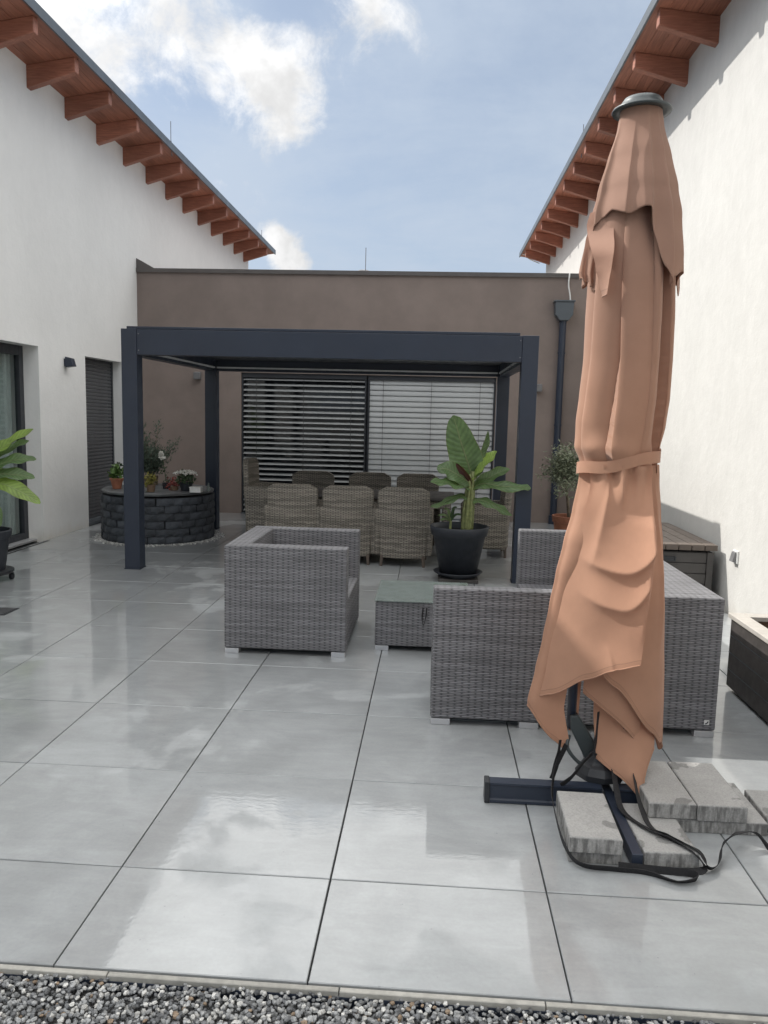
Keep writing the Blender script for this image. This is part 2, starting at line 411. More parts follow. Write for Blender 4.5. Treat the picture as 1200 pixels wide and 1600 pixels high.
def cloth():
    ma, g, b = newmat('terracotta_canopy_cloth')
    tc = g.node('ShaderNodeTexCoord'); o = tc.outputs['Object']
    n = g.noise(o, 5, 5, 0.6); x, y, z = g.xyz(o)
    f = g.ramp(n, 0.3, 0.7, 0.94, 1.05)
    c = g.vm('SCALE', (0.48, 0.272, 0.183), scale=f)
    topshade = g.ramp(g.m('ADD', z, g.m('MULTIPLY', n, 0.4)), 1.6, 2.9)      # shade painted into the upper cloth: darker, cooler towards the top
    c = g.mix(topshade, c, g.vm('MULTIPLY', c, (0.77, 0.83, 0.93)))
    hu = g.node('ShaderNodeUVMap'); hu.uv_map = 'Hem'; hv = g.xyz(hu.outputs[0])[1]
    band = g.m('MULTIPLY', g.m('GREATER_THAN', hv, 0.99), g.m('LESS_THAN', hv, 1.026))
    stitch = g.m('MULTIPLY', g.m('GREATER_THAN', hv, 1.0215), g.m('LESS_THAN', hv, 1.0255))
    c = g.vm('SCALE', c, scale=g.m('SUBTRACT', 1.0, g.m('ADD', g.m('MULTIPLY', band, 0.07), g.m('MULTIPLY', stitch, 0.16))))
    g.put(b.inputs['Base Color'], c); b.inputs['Roughness'].default_value = 0.85; b.inputs['Specular IOR Level'].default_value = 0.15
    b.inputs['Sheen Weight'].default_value = 0.15
    wr = g.noise(g.comb(g.m('MULTIPLY', x, 2.0), g.m('MULTIPLY', y, 2.0), g.m('MULTIPLY', z, 0.55)), 9, 5, 0.55, 0.8)
    h = g.m('ADD', g.m('MULTIPLY', wr, 0.55), g.m('MULTIPLY', g.noise(o, 900, 2), 0.05))
    nb = g.bump(h, 0.16, 0.012); g.put(b.inputs['Normal'], nb)
    tr = g.node('ShaderNodeBsdfTranslucent'); g.put(tr.inputs[0], g.vm('MULTIPLY', c, (1.15, 0.80, 0.66)))
    mx = g.node('ShaderNodeMixShader'); mx.inputs[0].default_value = 0.20
    g.nt.links.new(b.outputs[0], mx.inputs[1]); g.nt.links.new(tr.outputs[0], mx.inputs[2])
    g.nt.links.new(mx.outputs[0], g.nt.nodes['Material Output'].inputs[0])
    return ma
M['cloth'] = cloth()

def leafmat(name, col, back, vein=90.0, trans=0.35, rough=0.38):
    ma, g, b = newmat(name)
    uvn = g.node('ShaderNodeUVMap'); uvn.uv_map = 'UVMap'
    u, v, _ = g.xyz(uvn.outputs[0])       # u across -1..1, v along 0..1
    tc = g.node('ShaderNodeTexCoord'); o = tc.outputs['Object']
    au = g.m('ABSOLUTE', u)
    st = g.m('SINE', g.m('MULTIPLY', g.m('SUBTRACT', v, g.m('MULTIPLY', au, 0.14)), vein))
    mid = g.ramp(au, 0.02, 0.06, 1.0, 0.0)
    n = g.noise(o, 9, 5, 0.6)
    f = g.m('MULTIPLY', g.ramp(st, -1, 1, 0.88, 1.1), g.ramp(n, 0.3, 0.7, 0.82, 1.18))
    c = g.vm('SCALE', col, scale=f)
    edge = g.ramp(au, 0.93, 1.0)
    c = g.mix(g.m('MULTIPLY', edge, 0.5), c, (0.20, 0.16, 0.05))
    c = g.mix(mid, c, back)
    g.put(b.inputs['Base Color'], c); b.inputs['Roughness'].default_value = rough
    g.put(b.inputs['Normal'], g.bump(g.m('ADD', st, g.m('MULTIPLY', n, 1.5)), 0.25, 0.004))
    tr = g.node('ShaderNodeBsdfTranslucent'); g.put(tr.inputs[0], g.vm('MULTIPLY', c, (1.6, 1.7, 0.8)))
    mx = g.node('ShaderNodeMixShader'); mx.inputs[0].default_value = trans
    g.nt.links.new(b.outputs[0], mx.inputs[1]); g.nt.links.new(tr.outputs[0], mx.inputs[2])
    g.nt.links.new(mx.outputs[0], g.nt.nodes['Material Output'].inputs[0])
    return ma
M['banana'] = leafmat('banana_leaf', (0.12, 0.19, 0.085), (0.20, 0.24, 0.12))
M['banana_y'] = leafmat('fresh_banana_leaf', (0.23, 0.33, 0.085), (0.28, 0.36, 0.14))
M['banana_r'] = leafmat('young_red_leaf', (0.085, 0.035, 0.03), (0.12, 0.05, 0.04))
M['stalk'] = simple('banana_stalk', (0.19, 0.215, 0.085), 0.6, 0, 0.25, 25, 0.3, 60, 0.003)
M['olive'] = simple('olive_leaf', (0.20, 0.225, 0.145), 0.45, 0, 0.35, 30)
M['herb'] = simple('grey_green_herb_leaf', (0.075, 0.105, 0.075), 0.65, 0, 0.35, 30)
M['green'] = simple('fresh_leaf', (0.10, 0.18, 0.045), 0.5, 0, 0.35, 30)
M['dgreen'] = simple('dark_leaf', (0.035, 0.065, 0.025), 0.5, 0, 0.3, 30)
M['yellow'] = simple('yellow_green_leaf', (0.22, 0.20, 0.045), 0.6, 0, 0.3, 30)
M['redleaf'] = simple('red_leaf', (0.22, 0.04, 0.03), 0.55, 0, 0.3, 30)
M['petal'] = simple('white_petal', (0.78, 0.77, 0.72), 0.6, 0, 0.06, 30)

def concrete(name, col):
    ma, g, b = newmat(name)
    tc = g.node('ShaderNodeTexCoord'); o = tc.outputs['Object']; oi = g.node('ShaderNodeObjectInfo')
    p = g.vm('ADD', o, g.comb(g.m('MULTIPLY', oi.outputs['Random'], 13), g.m('MULTIPLY', oi.outputs['Random'], 29), 0))
    x, y, z = g.xyz(p)
    geo = g.node('ShaderNodeNewGeometry')
    nz = g.xyz(geo.outputs['Normal'])[2]
    side = g.ramp(nz, 0.4, 0.6, 1.0, 0.0)
    grain = g.noise(p, 130, 5, 0.7)
    n = g.noise(p, 9, 6, 0.62)
    groove = g.noise(g.comb(g.m('MULTIPLY', x, 42), g.m('MULTIPLY', y, 42), g.m('MULTIPLY', z, 8)), 1.0, 4, 0.6)  # vertical ribs on the sides, darker in colour along the low parts
    stain = g.ramp(g.noise(p, 6.5, 3, 0.5, 0.0), 0.565, 0.59, 1.0, 0.62)       # damp patches on the top
    f = g.m('MULTIPLY', g.ramp(grain, 0.3, 0.7, 0.84, 1.12), g.ramp(n, 0.3, 0.7, 0.93, 1.06))
    fs = g.m('MULTIPLY', f, g.ramp(groove, 0.36, 0.62, 0.45, 1.05))
    ft = g.m('MULTIPLY', f, stain)
    k = g.m('ADD', g.m('MULTIPLY', fs, side), g.m('MULTIPLY', ft, g.m('SUBTRACT', 1.0, side)))
    g.put(b.inputs['Base Color'], g.vm('SCALE', col, scale=k)); b.inputs['Roughness'].default_value = 0.85
    h = g.m('ADD', g.m('MULTIPLY', grain, 0.5), g.m('MULTIPLY', g.m('MULTIPLY', groove, side), 2.0))
    g.put(b.inputs['Normal'], g.bump(h, 0.6, 0.004))
    return ma
M['concrete'] = concrete('concrete_slab', (0.34, 0.335, 0.325))
M['blockstone'] = simple('dark_split_block', (0.050, 0.056, 0.066), 0.75, 0, 0.45, 9, 0.6, 40, 0.008, objvar=0.30)
M['pebble'] = simple('white_pebble', (0.50, 0.50, 0.48), 0.7, 0, 0.3, 30)

def gravelmat():
    ma, g, b = newmat('mixed_gravel')
    at = g.node('ShaderNodeAttribute'); at.attribute_name = 'tone'
    tc = g.node('ShaderNodeTexCoord')
    n = g.ramp(g.noise(tc.outputs['Object'], 160, 4, 0.6), 0.3, 0.7, 0.75, 1.25)
    g.put(b.inputs['Base Color'], g.vm('SCALE', at.outputs['Color'], scale=n)); b.inputs['Roughness'].default_value = 0.55
    return ma
M['gravel'] = gravelmat()

def glassmat(name, tint, ior=1.5, rough=0.02):
    ma, g, b = newmat(name)
    nt = g.nt; nt.nodes.remove(b)
    fr = g.node('ShaderNodeFresnel'); fr.inputs[0].default_value = ior
    gl = g.node('ShaderNodeBsdfGlossy'); gl.inputs['Roughness'].default_value = rough
    tr = g.node('ShaderNodeBsdfTransparent'); g.put(tr.inputs[0], (*tint, 1))
    mx = g.node('ShaderNodeMixShader')
    ge = g.node('ShaderNodeNewGeometry'); g.put(mx.inputs[0], g.m('MULTIPLY', fr.outputs[0], g.m('SUBTRACT', 1.0, ge.outputs['Backfacing']))); nt.links.new(tr.outputs[0], mx.inputs[1]); nt.links.new(gl.outputs[0], mx.inputs[2])
    nt.links.new(mx.outputs[0], nt.nodes['Material Output'].inputs[0])
    return ma
M['glass'] = glassmat('door_glass', (0.86, 0.90, 0.89))
M['tableglass'] = simple('greenish_table_glass', (0.20, 0.24, 0.225), 0.10, 0, 0.04)
M['tableglass'].node_tree.nodes['Principled BSDF'].inputs['Alpha'].default_value = 0.62
M['dkglass'] = simple('dark_window_glass', (0.012, 0.014, 0.018), 0.06, 0, 0.02)

# ------------------------------------------------------------------ ground and terrace
WL, WR, WY = -4.65, 3.06, 11.06          # wall planes
ROW0 = 0.262
gd = MB(); gd.quadgrid([[(-300, -300, -0.12), (300, -300, -0.12)], [(-300, 300, -0.12), (300, 300, -0.12)]])
struct(gd.build('ground', M['ground']))
bed = MB(); bed.box(-5.2, ROW0-0.005, -0.10, 3.3, 11.3, -0.022)
terrace = struct(bed.build('terrace', M['joint']))
T = 0.8; GAP = 0.0028
tile_cache = {}
xs = [(max(WL, i*T), min(WR, (i+1)*T)) for i in range(-6, 4)]
ys = [(max(ROW0, j*T), min(WY, (j+1)*T)) for j in range(0, 14)]
for (x0, x1) in xs:
    for (y0, y1) in ys:
        w, h = x1-x0, y1-y0
        if w < 0.03 or h < 0.03: continue
        key = (round(w, 3), round(h, 3))
        if key not in tile_cache:
            b = MB(); b.slab(-w/2+GAP, -h/2+GAP, -0.022, w/2-GAP, h/2-GAP, 0.0, 0.0025)
            tile_cache[key] = b.mesh('tile', M['tile'])
        t = link('tile', tile_cache[key], terrace, ((x0+x1)/2, (y0+y1)/2, random.uniform(-0.0006, 0.0006)))
        t.rotation_euler = (random.uniform(-0.0007, 0.0007), random.uniform(-0.0007, 0.0007), 0)
# pale edging strips along the front of the terrace
x = -6.4
while x < 4.0:
    L = random.choice((0.8, 0.8, 0.62, 0.72))
    b = MB(); b.slab(x+0.002, ROW0-0.024, -0.055, x+L-0.002, ROW0-0.004, -0.003, 0.002)
    b.build('edging_strip', M['edging'], terrace); x += L
b = MB(); b.box(-6.4, ROW0-0.028, -0.10, 4.0, ROW0-0.0245, -0.020); b.build('edging_profile', M['metal'], terrace)

# gravel: every stone a small polyhedron, joined
def gravel(name, gen, mat):
    V = []; F = []; tone = []
    ico = []
    t_ = (1+5**0.5)/2
    base = [Vector(p).normalized() for p in ((-1, t_, 0), (1, t_, 0), (-1, -t_, 0), (1, -t_, 0), (0, -1, t_), (0, 1, t_), (0, -1, -t_), (0, 1, -t_), (t_, 0, -1), (t_, 0, 1), (-t_, 0, -1), (-t_, 0, 1))]
    fc = ((0, 11, 5), (0, 5, 1), (0, 1, 7), (0, 7, 10), (0, 10, 11), (1, 5, 9), (5, 11, 4), (11, 10, 2), (10, 7, 6), (7, 1, 8), (3, 9, 4), (3, 4, 2), (3, 2, 6), (3, 6, 8), (3, 8, 9), (4, 9, 5), (2, 4, 11), (6, 2, 10), (8, 6, 7), (9, 8, 1))
    for (px, py, pz, s, col) in gen:
        q = Matrix.Rotation(random.uniform(0, 6.28), 3, 'Z') @ Matrix.Rotation(random.uniform(-0.7, 0.7), 3, 'X')
        sx, sy, sz = s*random.uniform(0.75, 1.35), s*random.uniform(0.7, 1.1), s*random.uniform(0.5, 0.85)
        k = len(V)
        for p in base:
            j = 1+random.uniform(-0.22, 0.22)
            e = q @ Vector((p.x*sx*j, p.y*sy*j, p.z*sz*j)); V.append((px+e.x, py+e.y, pz+e.z))
        for f in fc: F.append((f[0]+k, f[1]+k, f[2]+k))
        tone += [col]*12
    me = bpy.data.meshes.new(name); me.from_pydata(V, [], F); me.update()
    a = me.color_attributes.new('tone', 'FLOAT_COLOR', 'POINT')
    flat = []
    for c in tone: flat += [c[0], c[1], c[2], 1]
    a.data.foreach_set('color', flat)
    me.materials.append(mat)
    o = bpy.data.objects.new(name, me); C.objects.link(o); o['kind'] = 'stuff'
    return o
def gtone():
    r = random.random()
    if r < 0.34: k = random.uniform(0.07, 0.18); return (k*0.97, k, k*1.05)
    if r < 0.78: k = random.uniform(0.20, 0.38); return (k*0.98, k, k*1.01)
    if r < 0.97: k = random.uniform(0.42, 0.60); return (k, k*0.99, k*0.95)
    return (0.26, 0.19, 0.13)
def ggen():
    y = -0.62
    while y < ROW0-0.027:
        step = 0.0125 if y > -0.12 else 0.021
        x = -1.75
        while x < 2.3:
            s = random.uniform(0.006, 0.0105) if y > -0.12 else random.uniform(0.011, 0.016)
            yield (x+random.uniform(-0.005, 0.005), y+random.uniform(-0.006, 0.006), random.uniform(-0.036, -0.012) if y > -0.2 else random.uniform(-0.042, -0.02), s, gtone())
            x += step
        y += step
gb = MB(); gb.box(-7, -4.5, -0.11, 5, ROW0-0.029, -0.052)
struct(gb.build('gravel_bed', simple('gravel_base', (0.12, 0.12, 0.12), 0.9, 0, 0.6, 60, 1.0, 70, 0.02)))
go = gravel('gravel', ggen(), M['gravel'])

# ------------------------------------------------------------------ left house
Y0, Y1 = -7.0, 18.85
def house(side, wx, ext, name, label, mat, zb, zt, tip_x, tip_zb, tip_zt, ry0, rn):
    """side +1: wall faces +x (left house), -1: faces -x (right house)"""
    h = thing(name, (wx, 0, 0), label, 'house')
    return h
lh = thing('white_house', (WL, 4, 0), 'white rendered house on the left with sliding glass door and dark shuttered window', 'house')
wall = MB(); xb = WL-0.42
D1a, D1b, D1t = 4.4, 7.74, 2.47         # sliding door opening
D2a, D2b, D2t = 9.06, 10.38, 2.445      # shuttered opening
ZT = 5.76
for (a, c, z0, z1) in ((Y0, D1a, 0, ZT), (D1a, D1b, D1t, ZT), (D1b, D2a, 0, ZT), (D2a, D2b, D2t, ZT), (D2b, Y1, 0, ZT)):
    wall.box(xb, a, z0-(0.1 if z0 == 0 else 0), WL, c, z1)
wall.box(xb-6, Y1-0.4, -0.1, xb, Y1, ZT-0.9); wall.box(xb-6, Y0, -0.1, xb, Y0+0.4, ZT-0.9)
wall.build('wall', M['plaster'], lh)
def eave(h, wx, s, pitch, first, n):
    """rafters, soffit boards, roof and edge sheet on a wall at x=wx; s=+1 towards +x"""
    ov = 0.60
    zb_w, zt_w = 5.50, 5.755
    zb_t, zt_t = 5.675, 5.84
    tip = wx+s*ov
    for k in range(n):
        y = first+pitch*k
        poly = [(wx-s*0.3, zb_w-0.06), (wx+s*0.015, zb_w), (tip, zb_t), (tip, zt_t), (wx-s*0.3, zt_w-0.042)]
        b = MB(); b.prism(poly if s < 0 else poly, 1, y-0.05, y+0.05)
        b.build('rafter', M['rafter'], h, bevel=0.006, seg=1)
    nb = 5; x0 = wx-s*0.05; x1 = wx+s*(ov+0.045)
    for k in range(nb):
        a = lerp(x0, x1, k/nb)+s*0.002; c = lerp(x0, x1, (k+1)/nb)-s*0.002
        za = lerp(zt_w, zt_t, (a-wx)/(tip-wx))+0.002; zc = lerp(zt_w, zt_t, (c-wx)/(tip-wx))+0.002
        b = MB(); b.prism([(a, za), (c, zc), (c, zc+0.02), (a, za+0.02)], 1, Y0-0.2, Y1+0.22)
        b.build('soffit_board', M['soffit'], h)
    # roof deck behind the eave, falling away from the terrace, with sheet edge
    dz = (zt_t-zt_w)/ov
    xi = wx-s*6.6
    b = MB(); b.prism([(xi, zt_w-6.6*dz+0.03), (x1, zt_t+0.045*dz+0.024), (x1, zt_t+0.045*dz+0.075), (xi, zt_w-6.6*dz+0.11)], 1, Y0-0.22, Y1+0.24)
    b.build('roof', M['roofmetal'], h)
    b = MB(); e = x1+s*0.002
    b.prism([(e, zt_t-0.005), (e+s*0.022, zt_t-0.005), (e+s*0.022, zt_t+0.105), (e-s*0.16, zt_t+0.085), (e, zt_t+0.088)], 1, Y0-0.24, Y1+0.26)
    b.build('roof_edge', M['roofmetal'], h)
def rod(h, x, y, z0, z1):
    b = MB(); b.tube([(x, y, z0), (x, y, z0+0.12)], 0.012, 8); b.tube([(x, y, z0+0.1), (x, y, z1)], 0.006, 6)
    b.tube([(x, y, z0+0.03), (x+0.0, y+0.05, z0-0.1)], 0.008, 6)
    b.build('lightning_rod', M['rod'], h)
RP = 0.967
eave(lh, WL, 1, RP, 7.71-RP*15, 27)
rod(lh, WL+0.62, 11.0, 5.88, 6.30); rod(lh, WL+0.6, 17.73, 5.88, 6.15)
# small cable clip under the eave
# sliding door
xd = WL-0.20
fr = MB()
fr.box(xd-0.07, D1b-0.10, 0.0, xd, D1b, D1t); fr.box(xd-0.07, D1a, 0.0, xd, D1a+0.1, D1t)
fr.box(xd-0.07, D1a+0.1, D1t-0.12, xd, D1b-0.10, D1t); fr.box(xd-0.07, D1a+0.1, 0.03, xd, D1b-0.10, 0.11); fr.box(xd-0.065, 5.98, 0.11, xd-0.005, 6.10, D1t-0.12)
door = fr.build('sliding_door', M['frame'], lh, bevel=0.004)
b = MB(); b.box(xd-0.045, D1a+0.1, 0.11, xd-0.035, 5.98, D1t-0.12); b.build('pane', M['glass'], door)
b = MB(); b.box(xd-0.045, 6.10, 0.11, xd-0.035, D1b-0.10, D1t-0.12); b.build('pane', M['glass'], door)
b = MB(); b.box(xd-0.02, D1a, -0.0, WL-0.09, D1b, 0.03); b.build('door_sill', M['steelfoot'], lh, bevel=0.004)
b = MB(); b.box(xd-1.6, D1a-0.2, 0, xd-1.55, D1b+0.8, 2.7); b.box(xd-1.55, D1b+0.4, 0, xd-0.2, D1b+0.45, 2.7); b.box(xd-1.55, D1a-0.2, 2.6, xd-0.23, D1b+0.4, 2.7); b.box(xd-1.55, D1a-0.2, -0.06, xd-0.23, D1b+0.4, -0.005)
b.build('room', M['room'], lh)
cu = MB(); rows = []
for j in range(2):
    rows.append([(xd-0.15+0.03*math.sin(i*1.15)+0.012*math.sin(i*0.37), D1b+0.30-i*0.022, 0.06 if j == 0 else 2.55) for i in range(80)])
cu.quadgrid(rows); cu.build('curtain', M['curtain'], lh, smooth=True)
# drain slot before the door
b = MB(); b.box(WL+0.03, D1a, -0.02, WL+0.065, D1b+0.02, 0.0022); b.build('drain_slot', M['joint'], terrace)
b = MB(); b.box(-3.62, 4.18, -0.02, -3.17, 4.42, 0.003)
dr = b.build('drain_grate', M['black'], terrace)
b = MB()
for k in range(7): b.box(-3.60, 4.20+k*0.03, 0.0032, -3.19, 4.212+k*0.03, 0.008)
b.build('grate_bar', M['rod'], dr)
# rolled shutter
xs2 = WL-0.17
b = MB(); b.box(xs2-0.05, D2b-0.05, 0.0, xs2+0.02, D2b, D2t); b.box(xs2-0.05, D2a, 0, xs2+0.02, D2a+0.05, D2t); b.box(xs2-0.05, D2a+0.05, D2t-0.03, xs2+0.02, D2b-0.05, D2t)
sh = b.build('roller_shutter', M['frame'], lh)
b = MB(); b.prism([(xs2-0.02, 0.0), (xs2+0.004, 0.001), (xs2+0.010, 0.018), (xs2+0.004, 0.048), (xs2-0.02, 0.050)], 1, D2a+0.05, D2b-0.05)
sme = b.mesh('slat', M['shutter'], ORG['white_house'])
for k in range(45): link('slat', sme, sh, (0, 0, 0.05+k*0.0525))
b = MB(); b.box(xs2-0.06, D2a, 0, WL-0.02, D2b, 0.035); b.build('window_sill', M['roofmetal'], lh)
# ------------------------------------------------------------------ right house
rh = thing('ivory_house', (WR, 4, 0), 'sunlit ivory rendered house wall on the right with red timber rafters', 'house')
wall = MB(); wall.box(WR, Y0, -0.1, WR+0.42, Y1, ZT); wall.box(WR+0.42, Y1-0.4, -0.1, WR+6.4, Y1, ZT-0.9); wall.box(WR+0.42, Y0, -0.1, WR+6.4, Y0+0.4, ZT-0.9)
wall.build('wall', M['plaster_r'], rh)
eave(rh, WR, -1, RP*0.996, 6.678-RP*0.996*14, 27)
rod(rh, WR-0.56, 11.0, 5.88, 6.26)
# cable along the last rafter
b = MB(); b.tube(spline([(WR-0.62, 18.7, 5.83), (WR-0.57, 18.6, 5.80), (WR-0.45, 18.62, 5.70), (WR-0.2, 18.62, 5.60)], 6), 0.012, 6); b.build('cable', M['white_plastic'], rh)
# outlet on the right wall
so_ = thing('wall_socket', (WR, 5.12, 0.53), 'small grey square socket cover on the sunlit ivory wall', 'socket')
b = MB(); b.box(WR-0.016, 5.07, 0.485, WR-0.0005, 5.18, 0.60); b.build('plate', M['white_plastic'], so_, bevel=0.004)
b = MB(); b.prism([(WR-0.05, 0.50), (WR-0.0165, 0.495), (WR-0.0165, 0.59), (WR-0.03, 0.585)], 1, 5.085, 5.165); b.build('flap', M['grey_plastic'], so_, bevel=0.004)

# ------------------------------------------------------------------ brown annexe
an = thing('brown_annexe', (-0.8, WY, 0), 'low brown rendered building across the back with two wide blinds', 'building')
W0, W1, WT = -2.90, 1.325, 2.36
wall = MB(); AT = 3.99; yb = WY+0.35
wall.box(WL+0.002, WY, -0.1, W0, yb, AT); wall.box(W1, WY, -0.1, WR-0.002, yb, AT); wall.box(W0, WY, WT, W1, yb, AT)
wall.box(WL+0.002, yb, AT-0.35, WR-0.002, yb+6.5, AT-0.25)
wall.build('wall', M['brown'], an)
b = MB(); b.box(WL+0.004, WY-0.035, AT+0.002, WR-0.004, yb+0.03, AT+0.03); b.box(WL+0.004, WY-0.035, AT-0.035, WR-0.004, WY-0.028, AT+0.002)
b.build('parapet_cap', M['cap'], an)
b = MB(); b.prism([(WL+0.004, AT+0.03), (WL+0.30, AT+0.03), (WL+0.004, AT+0.19)], 1, WY-0.02, WY+0.25); b.build('flashing', M['cap'], an)
# window frame, dark panes, slatted blinds
yw = WY+0.16
fr = MB(); fr.box(W0, yw, 0.0, W0+0.06, yw+0.08, WT); fr.box(W1-0.06, yw, 0, W1, yw+0.08, WT); fr.box(-0.83, yw, 0.05, -0.73, yw+0.08, WT-0.06)
fr.box(W0+0.06, yw, 0, W1-0.06, yw+0.08, 0.05); fr.box(W0+0.06, yw, WT-0.06, W1-0.06, yw+0.08, WT)
win = fr.build('window', M['frame'], an)
for (a, c) in ((W0+0.06, -0.83), (-0.73, W1-0.06)):
    b = MB(); b.box(a, yw+0.03, 0.05, c, yw+0.05, WT-0.06); b.build('pane', M['dkglass'], win)
b = MB(); b.box(W0, WY-0.02, -0.02, W1, yw, 0.012); b.build('window_sill', M['roofmetal'], an)
def blind(a, c, ang, label, hw):
    yc = WY+0.085
    b = MB(); b.box(a, yc-0.04, WT-0.075, c, yc+0.04, WT-0.003); b.box(a, yc-0.045, 0.013, a+0.022, yc+0.045, WT-0.078); b.box(c-0.022, yc-0.045, 0.013, c, yc+0.045, WT-0.078)
    bl = b.build('slatted_blind', M['frame'], an); bl['label'] = label
    s = MB(); prof = []
    n = 6
    for k in range(n+1):
        t = k/n*2-1; prof.append((t*hw, 0.0045*(1-t*t)))
    prof2 = [(p, q-0.0015) for (p, q) in prof][::-1]
    ca, sa = math.cos(ang), math.sin(ang)
    poly = [(p*ca-q*sa, p*sa+q*ca) for (p, q) in prof+prof2]
    s.prism(poly, 0, a+0.026, c-0.026)
    me = s.mesh('slat', M['slatd'])
    ox, oy, oz = ORG['brown_annexe']
    nsl = 26
    for k in range(nsl):
        o = link('slat', me, bl, (-ox, yc-oy, 0.06+k*(WT-0.16)/(nsl-1)))
        o.rotation_euler = (random.uniform(-0.03, 0.03), 0, 0)
    for t in (0.12, 0.5, 0.88):
        xx = lerp(a, c, t); b = MB(); b.box(xx-0.003, yc-0.047, 0.03, xx+0.003, yc-0.044, WT-0.08); b.build('blind_cord', M['black'], bl)
blind(W0+0.004, -0.805, R(25), 'left blind with its slats tilted open', 0.042)
blind(-0.775, W1-0.004, R(73), 'right blind with its slats closed', 0.049)
rod(an, -0.96, 12.2, AT-0.3, 4.62)
b = MB(); b.lathe([(0.0, 4.32), (0.10, 4.30), (0.10, 4.24), (0.055, 4.23), (0.055, 3.7)], -1.03, 12.6, 16, cap=False); b.build('roof_vent', M['steelfoot'], an)
# downpipe with hopper
dp = thing('downpipe', (2.30, WY-0.07, 0), 'anthracite rainwater pipe with square hopper on the brown wall', 'drainpipe')
yp = WY-0.085
b = MB(); b.prism([(2.19, 3.56), (2.485, 3.56), (2.475, 3.36), (2.41, 3.27), (2.27, 3.27), (2.20, 3.36)], 1, yp-0.09, WY-0.004)
b.build('hopper', M['roofmetal'], dp, bevel=0.008)
b = MB(); b.box(2.175, yp-0.105, 3.56, 2.50, WY-0.002, 3.585); b.build('hopper_rim', M['roofmetal'], dp, bevel=0.004)
b = MB(); b.tube([(2.335, yp, 3.28), (2.335, yp, 0.10)], 0.055, 16); b.build('pipe', M['metal'], dp, smooth=False)
b = MB(); b.tube([(2.335, yp, 0.14), (2.335, yp, 0.0)], 0.075, 16); b.build('pipe_shoe', M['metal'], dp)
for z in (2.75, 1.6, 0.5):
    b = MB(); b.tube([(2.335, yp, z), (2.335, yp, z+0.03)], 0.063, 16); b.box(2.322, yp, z, 2.348, WY-0.001, z+0.03); b.build('bracket', M['metal'], dp)
b = MB(); b.tube(spline([(2.41, WY-0.05, AT+0.03), (2.40, WY-0.04, 3.85), (2.43, WY-0.05, 3.68), (2.44, WY-0.06, 3.58)], 5), 0.012, 6); b.build('earth_wire', M['white_plastic'], dp)
# wall lamps
def wlamp(x, y, z, nx, ny, label, mat):
    t = thing('wall_lamp', (x, y, z), label, 'lamp', 'box wall lamps')
    b = MB()
    if ny: b.box(x-0.045, y-0.018, z-0.05, x+0.045, y-0.0005, z+0.05)
    else: b.box(x+0.0005, y-0.045, z-0.05, x+0.018, y+0.045, z+0.05)
    b.build('back_plate', mat, t)
    b = MB()
    if ny: b.prism([(y-0.0185, z-0.06), (y-0.105, z-0.06), (y-0.115, z+0.05), (y-0.0185, z+0.065)], 0, x-0.055, x+0.055)
    else: b.prism([(x+0.0185, z-0.065), (x+0.13, z-0.05), (x+0.10, z+0.055), (x+0.0185, z+0.075)], 1, y-0.055, y+0.055)
    b.build('lamp_body', mat, t, bevel=0.006)
wlamp(WL, 8.46, 2.317, 1, 0, 'dark box lamp on the white wall between the two doors', M['metal'])
wlamp(-3.62, WY, 2.29, 0, 1, 'grey box lamp on brown wall behind the stone well', M['grey_plastic'])
wlamp(2.0, WY, 2.21, 0, 1, 'grey box lamp on brown wall beside the downpipe', M['grey_plastic'])

# ------------------------------------------------------------------ pergola
PX0, PX1, PY0, PY1, PZ = -2.955, 1.365, 6.185, 9.34, 2.55
pg = thing('pergola', (-0.8, 7.7, 0), 'anthracite aluminium pergola with closed louvre roof over the dining table', 'pergola')
PW = 0.165
for (x, y) in ((PX0, PY0), (PX1-PW, PY0), (PX0, PY1-PW), (PX1-PW, PY1-PW)):
    b = MB(); b.box(x, y, 0.012, x+PW, y+PW, PZ); b.build('post', M['metal'], pg, bevel=0.004)
for (x, y) in ((PX0, PY0), (PX1-PW, PY0), (PX0, PY1-PW), (PX1-PW, PY1-PW)):
    b = MB(); b.box(x-0.006, y-0.006, 0.0008, x+PW+0.006, y+PW+0.006, 0.0115); b.build('base_plate', M['metal'], pg, bevel=0.002)
b = MB()
for x in (PX0+PW+0.02, PX1-PW-0.02):
    for z in (2.33, 2.50):
        b.tube([(x, PY0+0.0085, z), (x, PY0+0.003, z)], 0.007, 8)
b.build('screw', M['rod'], pg)
BZ = 2.285
b = MB(); b.box(PX0+PW+0.001, PY0+0.008, BZ, PX1-PW-0.001, PY0+0.14, PZ-0.004); b.build('beam', M['metal'], pg, bevel=0.003)
b = MB(); b.box(PX0+PW+0.001, PY1-0.14, BZ, PX1-PW-0.001, PY1-0.008, PZ-0.004); b.build('beam', M['metal'], pg, bevel=0.003)
b = MB(); b.box(PX0+0.008, PY0+PW+0.001, BZ, PX0+0.14, PY1-PW-0.001, PZ-0.004); b.build('beam', M['metal'], pg, bevel=0.003)
b = MB(); b.box(PX1-0.14, PY0+PW+0.001, BZ, PX1-0.008, PY1-PW-0.001, PZ-0.004); b.build('beam', M['metal'], pg, bevel=0.003)
b = MB(); b.box(PX0+0.05, PY0+0.03, PZ+0.001, PX1-0.19, PY0+0.10, PZ+0.028); b.build('top_rail', M['metal'], pg, bevel=0.003)
lz = BZ+0.15
n = 17
for k in range(n):
    y = lerp(PY0+0.15, PY1-0.15, k/n); y2 = lerp(PY0+0.15, PY1-0.15, (k+1)/n)
    b = MB(); b.prism([(y+0.004, lz), (y2-0.004, lz), (y2+0.012, lz+0.03), (y+0.02, lz+0.035)], 0, PX0+0.15, PX1-0.15); b.build('louvre', M['metal2'], pg)
